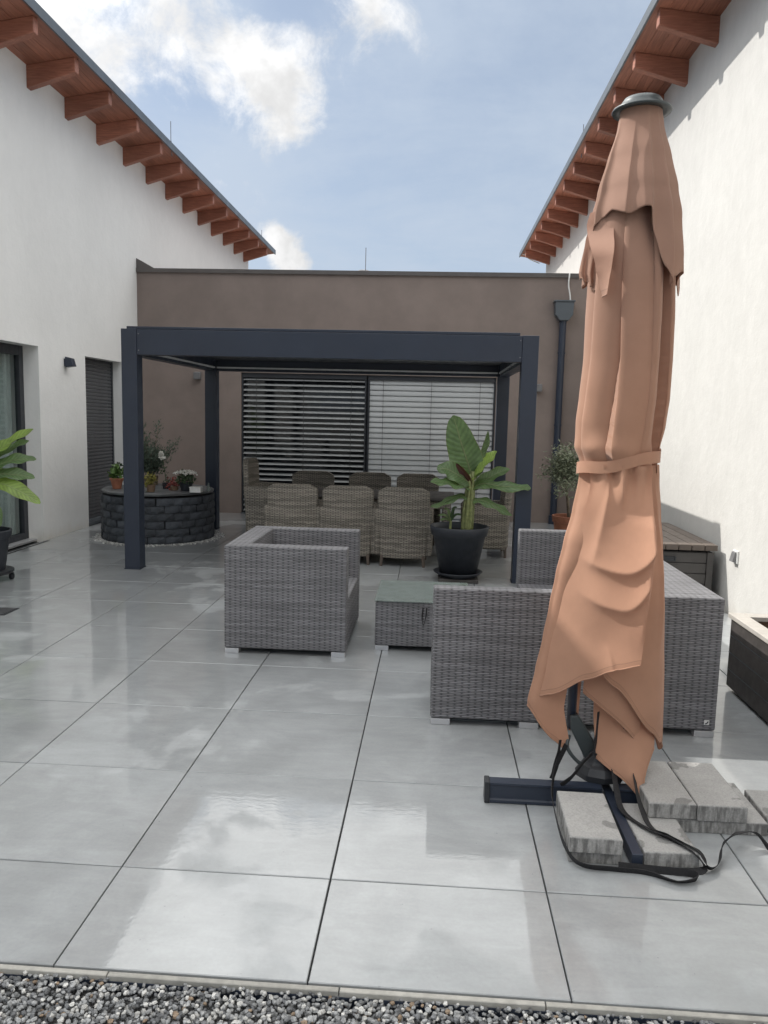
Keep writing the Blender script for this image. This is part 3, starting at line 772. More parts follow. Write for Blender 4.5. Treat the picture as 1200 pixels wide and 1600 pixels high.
# pale led profiles inside the frame
LZ = BZ+0.035
b = MB(); b.box(PX0+0.143, PY0+0.17, LZ, PX0+0.155, PY1-0.17, LZ+0.022); b.build('led_strip', M['led'], pg)
b = MB(); b.box(PX0+0.17, PY1-0.155, LZ, PX1-0.17, PY1-0.143, LZ+0.022); b.build('led_strip', M['led'], pg)
b = MB(); b.box(PX1-0.155, PY0+0.17, LZ, PX1-0.143, PY1-0.17, LZ+0.022); b.build('led_strip', M['led'], pg)
b = MB(); b.tube(spline([(0.25, 7.8, lz-0.01), (0.55, 7.75, lz-0.035), (0.95, 7.7, lz-0.01)], 6), 0.008, 6); b.build('cable', M['white_plastic'], pg)

# ------------------------------------------------------------------ stone well
CX, CY, CR = -3.37, 8.40, 0.745
well = thing('stone_well', (CX, CY, 0), 'round planter well of dark split stone blocks under a slate lid', 'well')
core = MB(); core.lathe([(CR-0.09, 0.0), (CR-0.09, 0.60)], CX, CY, 40); core.build('core', M['joint'], well)
blk = []
for vtx in range(4):
    bm_ = MB(); a = 2*PI/21; rr0, rr1 = CR-0.10, CR
    rows_ = []
    ns = 4
    prof = [(-0.5*a+a*k/ns)*0.975 for k in range(ns+1)]
    def bp(r, t, z): return (r*math.sin(t), -r*math.cos(t), z)
    hh = 0.0965
    out_ = [[bp(rr1+random.uniform(-0.006, 0.004) - (0.008 if k in (0, ns) or j in (0, 3) else 0), prof[k], (0.003, 0.03, 0.068, hh)[j]) for k in range(ns+1)] for j in range(4)]
    base = bm_.quadgrid(out_)
    inn = [[bp(rr0, prof[k], z) for k in range(ns+1)] for z in (0.003, hh)]
    tb = len(bm_.v); bm_.v += inn[0]+inn[1]
    for k in range(ns):
        bm_.f.append((tb+k, tb+k+1, base+k+1, base+k)); bm_.f.append((base+3*(ns+1)+k, base+3*(ns+1)+k+1, tb+ns+1+k+1, tb+ns+1+k))
    for e in (0, ns):
        for j in range(3): bm_.f.append((base+j*(ns+1)+e, base+(j+1)*(ns+1)+e, tb+(ns+1 if j >= 1 else 0)+e) if True else ())
    blk.append(bm_.mesh('stone', M['blockstone']))
for c in range(6):
    for k in range(21):
        o = link('stone', random.choice(blk), well, (random.uniform(-0.004, 0.004), random.uniform(-0.004, 0.004), 0.004+c*0.099), (k+0.5*(c % 2)+random.uniform(-0.05, 0.05))*2*PI/21)
b = MB(); b.lathe([(0.0, 0.612), (CR-0.10, 0.612), (CR-0.02, 0.625), (CR-0.012, 0.650), (CR-0.03, 0.662), (0.0, 0.668)], CX, CY, 48, wob=lambda a, z: 0.006*math.sin(5*a)+0.004*math.sin(11*a)); b.build('lid', M['lid'], well)
def ringgen():
    for k in range(1500):
        a = random.uniform(0, 2*PI); r = CR+0.0+abs(random.gauss(0.03, 0.045))
        yield (CX+r*math.cos(a), CY+r*math.sin(a), 0.006, random.uniform(0.007, 0.014), (lambda k_: (k_, k_, k_*0.97))(random.uniform(0.2, 0.65)))
gravel('pebble_ring', ringgen(), M['gravel'])

# ------------------------------------------------------------------ plant helpers
def leafcloud(b, pts, n, ln, wd, spread, up=0.3):
    """small pointed leaves scattered round the twig points"""
    for _ in range(n):
        p = Vector(random.choice(pts)) + Vector((random.gauss(0, spread), random.gauss(0, spread), random.gauss(0, spread)))
        dv = Vector((random.gauss(0, 1), random.gauss(0, 1), random.gauss(up, 0.8))).normalized()
        sd = dv.cross(Vector((random.gauss(0, 1), random.gauss(0, 1), random.gauss(0, 1)))).normalized()
        nn = dv.cross(sd)
        l = ln*random.uniform(0.7, 1.25); w = wd*random.uniform(0.7, 1.2)
        k = len(b.v)
        b.v += [tuple(p), tuple(p+dv*l*0.45+sd*w+nn*l*0.04), tuple(p+dv*l), tuple(p+dv*l*0.45-sd*w+nn*l*0.04)]
        b.f.append((k, k+1, k+2, k+3))
def potlathe(cx, cy, z, r0, r1, h, rim):
    b = MB()
    b.lathe([(r0, z), (lerp(r0, r1, 0.80), z+h*0.80), (lerp(r0, r1, 0.81)+rim, z+h*0.81), (r1+rim, z+h-0.006), (r1+rim-0.006, z+h), (r1-0.008, z+h), (r1-0.016, z+h*0.86)], cx, cy, 40, cap=False)
    b.f.append(tuple(range(40))[::-1])
    return b
def soil(cx, cy, z, r):
    b = MB(); b.lathe([(r, z), (r*0.6, z+0.012), (0.0, z+0.02)], cx, cy, 24, cap=False); return b

def bleaf(name, parent, pts, wid, nrm, mat, fold=0.18, wave=0.03, tears=0, curl=0.0, seed=0, thick=False):
    """large banana-type leaf along a 3D midrib"""
    rnd = random.Random(seed)
    C_ = spline(pts, 8); n = len(C_); nu = 10
    b = MB(); P = []; uvs = []
    nrm = Vector(nrm).normalized()
    ph = rnd.uniform(0, 6)
    for i, p in enumerate(C_):
        t = i/(n-1)
        tg = (C_[min(i+1, n-1)]-C_[max(i-1, 0)]).normalized()
        sd = tg.cross(nrm).normalized(); up = sd.cross(tg).normalized()
        w = wid*math.sqrt(max(0.0, 1-(2*t**0.85-1)**2))
        w = max(w, 0.008)
        row = []
        for k in range(nu+1):
            u = k/nu*2-1
            e = abs(u)
            dzz = fold*e*w + wave*w*4*math.sin(t*17+ph+(2 if u > 0 else 0))*e*e - curl*w*e**3
            row.append(p+sd*(u*w*(1-0.12*e*e))+up*dzz); uvs.append((u, t))
        P.append(row)
    b.quadgrid(P)
    # midrib
    k0 = len(b.v)
    b.tube([q-Vector((0, 0, 0.003)) for q in C_], [0.010*(1-0.8*i/(n-1)) for i in range(n)], 5)
    uvs += [(0.0, 0.0)]*(len(b.v)-k0)
    o = b.build(name, mat, parent, smooth=True, uvs=uvs)
    return o

# mid banana plant in anthracite pot
BX, BY = 0.635, 6.30
bp_ = thing('potted_banana_plant', (BX, BY, 0), 'banana plant in wide anthracite pot standing before the pergola', 'potted plant')
b = MB(); b.box(BX-0.21, BY-0.21, 0.0, BX+0.21, BY+0.21, 0.035); b.build('plinth', M['storage_d'], bp_, bevel=0.005)
b = MB(); b.lathe([(0.19, 0.036), (0.25, 0.075), (0.262, 0.09), (0.25, 0.094), (0.205, 0.062), (0, 0.055)], BX, BY, 40, cap=False); b.build('saucer', M['pot'], bp_, smooth=True)
pt = potlathe(BX, BY, 0.062, 0.195, 0.298, 0.515, 0.016).build('pot', M['pot'], bp_, smooth=False)
for p in pt.data.polygons: p.use_smooth = len(p.vertices) == 4
soil(BX, BY, 0.50, 0.275).build('soil', M['soil'], bp_, smooth=True)
b = MB()
b.tube(spline([(BX+0.07, BY-0.02, 0.50), (BX+0.085, BY-0.03, 0.75), (BX+0.10, BY-0.03, 1.0), (BX+0.115, BY-0.03, 1.12)], 6), [0.058-0.0018*i for i in range(19)], 12)
for k in range(7):
    a = k*0.9; b.tube(spline([(BX+0.075+0.05*math.cos(a), BY-0.02+0.05*math.sin(a), 0.52), (BX+0.085+0.048*math.cos(a), BY-0.03+0.048*math.sin(a), 0.76), (BX+0.10+0.03*math.cos(a), BY-0.03+0.03*math.sin(a), 0.98+0.03*k)], 4), 0.018, 6)
b.build('stem', M['stalk'], bp_, smooth=True)
S0 = Vector((BX+0.11, BY-0.03, 1.08))
def bl(name, pts, w, nrm, mat, seed, **kw): return bleaf(name, bp_, [S0+Vector(p) for p in pts], w, nrm, mat, seed=seed, **kw)
bl('leaf', [(0, 0, 0.0), (-0.04, 0.0, 0.14), (-0.12, 0.02, 0.36), (-0.215, 0.05, 0.655)], 0.20, (-0.3, -1, 0.0), M['banana'], 1, fold=0.10, wave=0.015)
bl('leaf', [(0.0, 0, 0.05), (0.06, 0.05, 0.2), (0.11, 0.07, 0.36), (0.15, 0.08, 0.50)], 0.075, (0.9, -0.5, 0.1), M['banana'], 2, fold=0.5, wave=0.03)
bl('leaf', [(0.0, -0.02, 0.0), (0.08, -0.08, 0.10), (0.17, -0.14, 0.20), (0.235, -0.17, 0.30)], 0.115, (-0.5, -0.5, 0.8), M['banana_y'], 3, fold=0.55, wave=0.03, curl=0.2)
bl('leaf', [(-0.01, -0.02, -0.05), (-0.13, -0.07, 0.03), (-0.26, -0.10, 0.10), (-0.37, -0.12, 0.10)], 0.115, (-0.15, -0.75, 0.6), M['banana'], 4, fold=0.2, wave=0.05, curl=0.15)
bl('leaf', [(-0.01, -0.02, -0.10), (-0.15, -0.10, -0.06), (-0.30, -0.16, -0.03), (-0.43, -0.20, -0.03)], 0.10, (-0.1, -0.45, 0.85), M['banana'], 5, fold=0.25, wave=0.05, curl=0.2)
bl('leaf', [(0.0, -0.01, -0.10), (0.12, -0.06, -0.04), (0.30, -0.10, -0.06), (0.50, -0.12, -0.06), (0.60, -0.12, -0.07)], 0.085, (0.0, -0.55, 0.75), M['banana'], 6, fold=0.2, wave=0.06, curl=0.25)
bl('leaf', [(0.0, 0.03, -0.12), (0.14, 0.10, -0.02), (0.28, 0.13, 0.06), (0.40, 0.14, 0.10)], 0.075, (0.1, -0.65, 0.6), M['banana'], 7, fold=0.3, wave=0.05)
bl('leaf', [(0.0, -0.02, -0.22), (0.12, -0.06, -0.22), (0.28, -0.10, -0.28), (0.42, -0.13, -0.36)], 0.075, (0.1, -0.5, 0.8), M['banana'], 8, fold=0.2, wave=0.06, curl=0.3)
bl('leaf', [(-0.02, -0.02, -0.2), (-0.14, -0.05, -0.18), (-0.30, -0.06, -0.26), (-0.42, -0.07, -0.30)], 0.065, (-0.1, -0.4, 0.8), M['banana'], 9, fold=0.2, wave=0.05, curl=0.3)
bl('leaf', [(0.0, -0.03, -0.06), (-0.05, -0.05, 0.02), (-0.11, -0.07, 0.09), (-0.17, -0.08, 0.16)], 0.045, (-0.6, -0.6, 0.3), M['banana_r'], 10, fold=0.3)
bl('leaf', [(0.02, 0.02, -0.02), (0.05, 0.03, 0.1), (0.08, 0.05, 0.2)], 0.03, (0.6, -0.6, 0.3), M['stalk'], 11, fold=0.6)
# small offshoot
b = MB(); b.tube([(BX-0.10, BY-0.05, 0.5), (BX-0.095, BY-0.05, 0.66)], 0.013, 8); b.build('offshoot', M['stalk'], bp_)
for k, (dx_, dz_) in enumerate(((-0.13, 0.04), (0.11, 0.05), (-0.07, 0.11), (0.06, 0.13), (-0.11, -0.01))):
    bleaf('leaf', bp_, [(BX-0.097, BY-0.05, 0.63), (BX-0.097+dx_*0.5, BY-0.08, 0.66+dz_*0.8), (BX-0.097+dx_, BY-0.09, 0.65+dz_)], 0.024, (0, -0.5, 0.9), M['dgreen'] if k % 2 else M['banana'], seed=20+k)

# left banana plant, mostly out of frame
QX, QY = -4.06, 5.42
lb = thing('potted_banana_plant', (QX, QY, 0), 'banana plant with bright leaves reaching in before the glass door', 'potted plant')
b = MB(); b.lathe([(0.0, 0.07), (0.24, 0.07), (0.26, 0.085), (0.26, 0.105), (0, 0.105)], QX, QY, 32, cap=False); b.build('trolley', M['black'], lb)
for k in range(4):
    a = k*PI/2+0.35; cx_, cy_ = QX+0.235*math.cos(a), QY+0.235*math.sin(a)
    b = MB(); b.tube([(cx_-0.014, cy_, 0.033), (cx_+0.014, cy_, 0.033)], 0.032, 14); b.box(cx_-0.02, cy_-0.012, 0.045, cx_+0.02, cy_+0.012, 0.07); b.build('caster', M['black'], lb)
pt = potlathe(QX, QY, 0.106, 0.18, 0.24, 0.40, 0.014).build('pot', M['pot'], lb)
soil(QX, QY, 0.45, 0.22).build('soil', M['soil'], lb, smooth=True)
b = MB(); b.tube(spline([(QX, QY, 0.44), (QX-0.02, QY, 0.8), (QX, QY, 1.12)], 6), [0.055-0.0025*i for i in range(13)], 12); b.build('stem', M['stalk'], lb, smooth=True)
def ll(pts, w, nrm, mat, seed, **kw): return bleaf('leaf', lb, [Vector((QX, QY, 0))+Vector(p) for p in pts], w, nrm, mat, seed=seed, **kw)
ll([(0, 0, 1.05), (0.10, 0.05, 1.25), (0.26, 0.12, 1.38), (0.44, 0.18, 1.50)], 0.085, (-0.3, -0.75, 0.6), M['banana_y'], 31, fold=0.3, wave=0.05)
ll([(0, 0, 1.0), (0.12, 0.1, 1.22), (0.26, 0.2, 1.33), (0.36, 0.24, 1.38)], 0.065, (-0.2, -0.7, 0.6), M['banana'], 32, fold=0.3, wave=0.04)
ll([(0, 0, 0.98), (0.14, 0.05, 1.14), (0.32, 0.12, 1.20), (0.46, 0.18, 1.20)], 0.085, (-0.1, -0.7, 0.75), M['banana'], 33, fold=0.2, wave=0.05)
ll([(0, 0, 0.92), (0.14, 0.02, 1.05), (0.32, 0.08, 1.05), (0.47, 0.12, 1.02)], 0.085, (-0.1, -0.7, 0.7), M['banana'], 34, fold=0.2, wave=0.05)
ll([(0, 0, 0.88), (0.16, 0.0, 0.97), (0.36, 0.02, 0.90), (0.56, 0.04, 0.78)], 0.095, (0.1, -0.75, 0.7), M['banana_y'], 35, fold=0.15, wave=0.05)
ll([(0, 0, 0.85), (0.1, -0.06, 0.80), (0.18, -0.08, 0.70), (0.22, -0.09, 0.56)], 0.06, (0.6, -0.7, 0.3), M['banana'], 36, fold=0.2, wave=0.06)
ll([(0, 0, 1.0), (-0.12, -0.03, 1.2), (-0.3, -0.06, 1.3), (-0.45, -0.1, 1.25)], 0.09, (0.0, -0.6, 0.8), M['banana'], 37)
ll([(0, 0, 1.05), (-0.02, -0.05, 1.35), (-0.06, -0.1, 1.65), (-0.12, -0.12, 1.9)], 0.11, (0.2, -0.9, 0.1), M['banana_y'], 38)
ll([(0, 0, 0.9), (-0.1, -0.12, 1.0), (-0.2, -0.3, 0.95), (-0.28, -0.45, 0.8)], 0.09, (0.0, -0.4, 0.8), M['banana'], 39)

# olive tree by the wall
OX, OY = 2.07, 8.5
ol = thing('potted_olive_tree', (OX, OY, 0), 'small olive tree in terracotta pot near the right wall, behind the parasol', 'potted plant')
potlathe(OX+0.09, OY, 0.0, 0.15, 0.21, 0.45, 0.014).build('pot', M['terracotta'], ol)
soil(OX+0.09, OY, 0.40, 0.19).build('soil', M['soil'], ol, smooth=True)
b = MB(); tw = []
b.tube(spline([(OX+0.09, OY, 0.40), (OX+0.06, OY, 0.65), (OX+0.02, OY+0.01, 0.90)], 5), [0.022-0.0006*i for i in range(11)], 8)
rnd = random.Random(5)
for k in range(30):
    a = rnd.uniform(0, 2*PI); el = rnd.uniform(-0.25, 1.2); L = rnd.uniform(0.20, 0.42)
    s0 = Vector((OX+0.03, OY, 0.86+rnd.uniform(0, 0.18))); e = s0+Vector((math.cos(a)*math.cos(el), math.sin(a)*math.cos(el), math.sin(el)))*L
    mid_ = (s0+e)/2+Vector((0, 0, 0.04)); pts_ = spline([s0, mid_, e], 4); b.tube(pts_, 0.004, 4)
    tw += [tuple(q) for q in pts_[3:]]
b.build('trunk', M['bark'], ol, smooth=True)
b = MB(); leafcloud(b, tw, 3600, 0.062, 0.0095, 0.055, 0.25); o = b.build('foliage', M['olive'], ol); o['kind'] = 'stuff'

# plants on the well lid
LZt = 0.667
t = thing('terracotta_potted_plant', (-3.83, 8.12, LZt), 'green leafy plant in a terracotta pot at the left on the well lid', 'potted plant')
potlathe(-3.83, 8.12, LZt, 0.055, 0.085, 0.14, 0.008).build('pot', M['terracotta'], t)
b = MB(); leafcloud(b, [(-3.83+random.gauss(0, 0.03), 8.12+random.gauss(0, 0.03), LZt+0.15+random.uniform(0, 0.10)) for _ in range(30)], 90, 0.085, 0.028, 0.03, 0.1); o = b.build('foliage', M['green'], t); o['kind'] = 'stuff'
b = MB(); leafcloud(b, [(-3.78+random.gauss(0, 0.01), 8.12, LZt+0.25+random.uniform(0, 0.08)) for _ in range(8)], 14, 0.05, 0.02, 0.02, 0.5); b.tube([(-3.80, 8.12, LZt+0.1), (-3.78, 8.12, LZt+0.33)], 0.004, 5); b.build('flower_stalk', M['dgreen'], t)

t = thing('rosemary_bush', (-3.62, 8.80, LZt), 'tall grey green rosemary bush behind the other plants on the well', 'shrub')
b = MB(); tw = []
rnd = random.Random(9)
for k in range(26):
    a = rnd.uniform(0, 2*PI); L = rnd.uniform(0.35, 0.78); sp = rnd.uniform(0.08, 0.42)
    pts_ = spline([(-3.62, 8.80, LZt+0.08), (-3.62+sp*0.45*math.cos(a), 8.80+sp*0.45*math.sin(a), LZt+0.08+L*0.5), (-3.62+sp*math.cos(a), 8.80+sp*math.sin(a), LZt+0.08+L*(1-sp*0.4))], 5)
    b.tube(pts_, 0.003, 4); tw += [tuple(q) for q in pts_[3:]]
b.lathe([(0.09, LZt), (0.10, LZt+0.12), (0.0, LZt+0.12)], -3.62, 8.80, 16, cap=False); b.build('stems', M['bark'], t)
b = MB(); leafcloud(b, tw, 4200, 0.055, 0.0065, 0.04, 0.7); o = b.build('foliage', M['herb'], t); o['kind'] = 'stuff'

t = thing('yellow_green_plant', (-3.275, 7.86, LZt), 'small yellow green herb right beside the pergola post on the well', 'potted plant')
b = MB(); b.lathe([(0.045, LZt), (0.06, LZt+0.09), (0.0, LZt+0.09)], -3.275, 7.86, 16, cap=False); b.build('pot', M['inner'], t)
b = MB(); leafcloud(b, [(-3.275+random.gauss(0, 0.035), 7.86+random.gauss(0, 0.03), LZt+0.07+random.uniform(0, 0.13)) for _ in range(30)], 150, 0.045, 0.014, 0.02, 0.3); o = b.build('foliage', M['yellow'], t); o['kind'] = 'stuff'

t = thing('white_rose', (-3.22, 8.30, LZt), 'single tall white bloom on a thin stem on the well', 'flower')
b = MB(); b.lathe([(0.05, LZt), (0.06, LZt+0.08), (0.0, LZt+0.08)], -3.22, 8.30, 16, cap=False); b.build('pot', M['pot'], t)
b = MB(); b.tube(spline([(-3.22, 8.30, LZt+0.05), (-3.25, 8.30, LZt+0.25), (-3.285, 8.30, LZt+0.46)], 5), 0.005, 6); leafcloud(b, [(-3.235, 8.3, LZt+0.12), (-3.25, 8.3, LZt+0.22), (-3.26, 8.3, LZt+0.30), (-3.22, 8.3, LZt+0.08)], 40, 0.045, 0.012, 0.02); b.build('stem', M['dgreen'], t)
b = MB(); leafcloud(b, [(-3.29, 8.30, LZt+0.47), (-3.285, 8.29, LZt+0.45), (-3.275, 8.29, LZt+0.42)], 60, 0.04, 0.022, 0.008, 0.2); b.build('bloom', M['petal'], t)

t = thing('red_leaved_plant', (-3.07, 8.16, LZt), 'low red leaved plant between the rose and the white chrysanthemum', 'potted plant')
b = MB(); b.lathe([(0.05, LZt), (0.055, LZt+0.05), (0.0, LZt+0.05)], -3.07, 8.16, 16, cap=False); b.build('pot', M['inner'], t)
b = MB(); leafcloud(b, [(-3.07+random.gauss(0, 0.05), 8.16+random.gauss(0, 0.04), LZt+0.04+random.uniform(0, 0.10)) for _ in range(30)], 130, 0.045, 0.012, 0.02, 0.2); o = b.build('foliage', M['redleaf'], t); o['kind'] = 'stuff'

t = thing('white_chrysanthemum', (-2.90, 8.12, LZt), 'white chrysanthemum mound in a dark pot near the right of the well', 'potted plant')
potlathe(-2.90, 8.12, LZt, 0.06, 0.09, 0.11, 0.006).build('pot', M['pot'], t)
dome = [(-2.90+0.11*math.cos(a)*r, 8.12+0.11*math.sin(a)*r, LZt+0.13+0.07*(1-r*r)) for a in [k*0.7 for k in range(9)] for r in (0.2, 0.6, 0.95)]
b = MB(); leafcloud(b, dome, 260, 0.045, 0.014, 0.02, 0.1); o = b.build('foliage', M['dgreen'], t); o['kind'] = 'stuff'
b = MB()
for (x, y, z) in [(-2.90+0.145*math.cos(a)*r, 8.12+0.13*math.sin(a)*r, LZt+0.225+0.03*(1-r*r)) for k in range(26) for (a, r) in [(k*2.4, math.sqrt((k+0.5)/26))]]:
    leafcloud(b, [(x, y, z)], 10, 0.028, 0.010, 0.004, 0.5)
o = b.build('blooms', M['petal'], t); o['kind'] = 'stuff'

t = thing('white_box', (-2.70, 7.95, LZt), 'small white box lying near the right rim of the well lid', 'box')
b = MB(); b.box(-2.785, 7.90, LZt, -2.64, 8.0, LZt+0.055); b.build('body', M['white_plastic'], t, bevel=0.006)
b = MB(); b.box(-2.788, 7.897, LZt+0.056, -2.637, 8.003, LZt+0.072); b.build('lid', M['white_plastic'], t, bevel=0.004)
t = thing('small_bottle', (-2.585, 8.08, LZt), 'small clear bottle at the right end of the well lid', 'bottle')
b = MB(); b.lathe([(0.022, LZt), (0.024, LZt+0.06), (0.009, LZt+0.085), (0.009, LZt+0.12), (0, LZt+0.12)], -2.585, 8.08, 16, cap=False); b.build('bottle_body', M['tableglass'], t, smooth=True)
t = thing('pale_stone', (-3.44, 8.28, LZt), 'small pale stone between the herbs on the well lid', 'stone')
b = MB(); b.lathe([(0.0, LZt), (0.045, LZt+0.005), (0.05, LZt+0.025), (0.03, LZt+0.05), (0, LZt+0.055)], -3.44, 8.28, 12, wob=lambda a, z: 0.1*math.sin(3*a), cap=False); b.build('pebble', M['pebble'], t, smooth=True)

# ------------------------------------------------------------------ dining set
def dchair(loc, rz, label):
    t = thing('dining_chair', loc, label, 'chair', 'wicker dining chairs round the table', rz)
    # local: back towards -y, seat opens towards +y
    def sheet(name, prof, thick, yfun):
        """closed curved panel: prof(z)->half width"""
        b = MB(); nz = 16; nx = 12; front = []; back = []
        z0, z1 = prof[0][0], prof[-1][0]
        for j in range(nz+1):
            z = lerp(z0, z1, j/nz); hw = table(prof, z)
            front.append([(lerp(-hw, hw, i/nx), yfun(lerp(-1, 1, i/nx), z)+thick/2, z) for i in range(nx+1)])
            back.append([(lerp(hw, -hw, i/nx), yfun(lerp(1, -1, i/nx), z)-thick/2, z) for i in range(nx+1)])
        ring = [front[j]+back[j] for j in range(nz+1)]
        b.quadgrid(ring, closed_u=True)
        n_ = 2*(nx+1)
        b.f.append(tuple(range(n_))[::-1]); b.f.append(tuple(nz*n_+k for k in range(n_)))
        o = b.build(name, M['dwicker'], t, smooth=False, local=True, bevel=0.012, seg=2); return o
    sheet('backrest', [(0.10, 0.262), (0.35, 0.270), (0.60, 0.285), (0.80, 0.297), (0.87, 0.290), (0.90, 0.265), (0.915, 0.20)], 0.065, lambda u, z: -0.275+0.055*u*u-0.06*max(0, (z-0.3))*1.0)
    b = MB(); b.box(-0.255, -0.235, 0.10, 0.255, 0.29, 0.43); b.build('seat', M['dwicker'], t, local=True, bevel=0.02)
    for s in (-1, 1):
        b = MB(); b.prism([(-0.22, 0.12), (0.27, 0.12), (0.29, 0.60), (0.25, 0.645), (-0.28, 0.66)], 0, s*0.262 if s > 0 else -0.327, s*0.262+0.065 if s > 0 else -0.262)
        b.build('armrest', M['dwicker'], t, local=True, bevel=0.015)
        for yy in (-0.25, 0.24):
            b = MB(); b.tube([(s*0.235, yy, 0.13), (s*0.245, yy*1.03, 0.0)], [0.022, 0.016], 8); b.build('leg', M['storage'], t, local=True)
    return t
near_y = 7.14
chl = ['wicker dining chair nearest the stone well, back to the terrace', 'wicker dining chair between its two neighbours in the near row', 'wicker dining chair beside the banana pot in the near row']
d1 = dchair((-1.265, near_y+0.02, 0), 0.0, chl[0])
def dup(src, loc, rz, label):
    r = src.copy(); C.objects.link(r); r.location = loc; r.rotation_euler = (0, 0, rz); r['label'] = label
    for ch in list(src.children):
        c = ch.copy(); C.objects.link(c); c.parent = r
        for gch in ch.children:
            d_ = gch.copy(); C.objects.link(d_); d_.parent = c
    return r
dup(d1, (-0.625, near_y+0.01, 0), 0.02, chl[1]); dup(d1, (0.025, near_y-0.02, 0), -0.03, chl[2])
dup(d1, (-1.335, 8.66, 0), PI, 'leftmost wicker dining chair of the far row by the open blind')
dup(d1, (-0.53, 8.66, 0), PI+0.02, 'middle wicker dining chair of the far row under the window mullion')
dup(d1, (0.13, 8.66, 0), PI-0.02, 'rightmost wicker dining chair of the far row before the closed blind')
hc = dup(d1, (-1.70, 7.80, 0), -PI/2, 'taller wicker armchair seen side-on at the left head of the table'); hc.scale = (1.0, 1.0, 1.24)
dup(d1, (1.00, 7.90, 0), PI/2, 'wicker armchair at the right head of the table behind the banana plant')
t = thing('dining_table', (-0.5, 7.90, 0), 'long wicker dining table standing between the chair rows', 'table')
b = MB(); b.box(-1.55, 7.48, 0.70, 0.62, 8.34, 0.735); b.build('tabletop', M['storage_d'], t, bevel=0.006)
b = MB(); b.box(-1.50, 7.52, 0.60, 0.57, 8.30, 0.70); b.build('apron', M['dwicker'], t, bevel=0.004)
for x in (-1.50, 0.47):
    for y in (7.53, 8.19):
        b = MB(); b.box(x, y, 0, x+0.1, y+0.1, 0.60); b.build('leg', M['dwicker'], t, bevel=0.004)

# ------------------------------------------------------------------ lounge set
def foot(t, x, y, w=0.10, d=0.06):
    b = MB(); b.box(x, y, 0, x+w, y+d, 0.036); b.build('foot', M['steelfoot'], t, bevel=0.003)
H = 0.785
t = thing('wicker_armchair', (-0.68, 3.95, 0), 'grey wicker tub armchair open towards the glass table, no cushions', 'armchair')
ax0, ax1, ay0, ay1 = -1.122, -0.245, 3.445, 4.44
b = MB(); b.box(ax0, ay0+0.126, 0.040, ax0+0.17, ay1-0.126, H); b.build('backrest', M['wicker'], t, bevel=0.010)
b = MB(); b.box(ax0, ay0, 0.040, ax1, ay0+0.125, H-0.001); b.build('armrest', M['wicker'], t, bevel=0.010)
b = MB(); b.box(ax0, ay1-0.125, 0.040, ax1, ay1, H-0.001); b.build('armrest', M['wicker'], t, bevel=0.010)
b = MB(); b.box(ax0+0.171, ay0+0.126, 0.042, ax1-0.004, ay1-0.126, 0.40); b.build('seat', M['wicker'], t, bevel=0.012)
for x in (ax0+0.004, ax1-0.105):
    for y in (ay0+0.003, ay1-0.065): foot(t, x, y)

t = thing('coffee_table', (0.28, 4.0, 0), 'low wicker coffee table with greenish glass top beside the armchair', 'coffee table')
b = MB(); b.box(-0.055, 3.66, 0.038, 0.64, 4.36, 0.362); b.build('base', M['wicker'], t, bevel=0.008)
b = MB(); b.box(-0.062, 3.653, 0.369, 0.647, 4.367, 0.379); b.build('glass_top', M['tableglass'], t, bevel=0.002)
b = MB()
for x in (-0.04, 0.615):
    for y in (3.68, 4.33): b.lathe([(0.009, 0.362), (0.009, 0.369)], x, y, 10)
b.build('glass_pad', M['black'], t)
for x in (-0.052, 0.537):
    for y in (3.662, 4.30): foot(t, x, y)
b = MB(); b.ribbon(spline([(0.295, 3.652, 0.335), (0.29, 3.645, 0.26), (0.30, 3.645, 0.205), (0.315, 3.645, 0.26), (0.322, 3.652, 0.335)], 6), 0.010, 0.003, None); b.build('pull_strap', M['strap'], t)

t = thing('corner_sofa', (1.2, 3.4, 0), 'large grey wicker corner sofa seen from behind, partly hidden by the parasol', 'sofa')
sx0, sx1, sy0, sy1 = 0.362, 1.932, 2.315, 4.72
b = MB(); b.box(sx0, sy0, 0.040, sx1, sy0+0.095, H); b.build('backrest', M['wicker'], t, bevel=0.010)
b = MB(); b.box(sx1-0.30, sy0+0.096, 0.040, sx1, sy1, H-0.001); b.build('side_backrest', M['wicker'], t, bevel=0.010)
b = MB(); b.box(sx0, sy0+0.096, 0.040, sx0+0.11, 3.12, H-0.155); b.build('armrest', M['wicker'], t, bevel=0.010)
b = MB(); b.box(1.075, sy1-0.115, 0.040, sx1-0.301, sy1, H+0.008); b.build('armrest', M['wicker'], t, bevel=0.012)
b = MB(); b.box(sx0+0.112, sy0+0.097, 0.042, sx1-0.302, 3.10, 0.34); b.box(1.08, 3.102, 0.042, sx1-0.302, sy1-0.117, 0.34); b.build('seat', M['wicker'], t, bevel=0.012)
for (x, y) in ((sx0+0.004, sy0+0.004), (0.86, sy0+0.004), (sx1-0.112, sy0+0.004), (sx0+0.004, 3.04), (1.08, sy1-0.065), (sx1-0.112, sy1-0.065)): foot(t, x, y, 0.108)
b = MB(); b.box(1.868, sy0-0.0035, 0.075, 1.895, sy0-0.001, 0.101); tg_ = b.build('badge', M['white_plastic'], t)
b = MB(); b.ribbon([(1.873, sy0-0.0045, 0.081), (1.880, sy0-0.0045, 0.082), (1.885, sy0-0.0045, 0.088), (1.889, sy0-0.0045, 0.095)], 0.006, 0.001, [90]*4); b.build('badge_mark', M['black'], tg_)

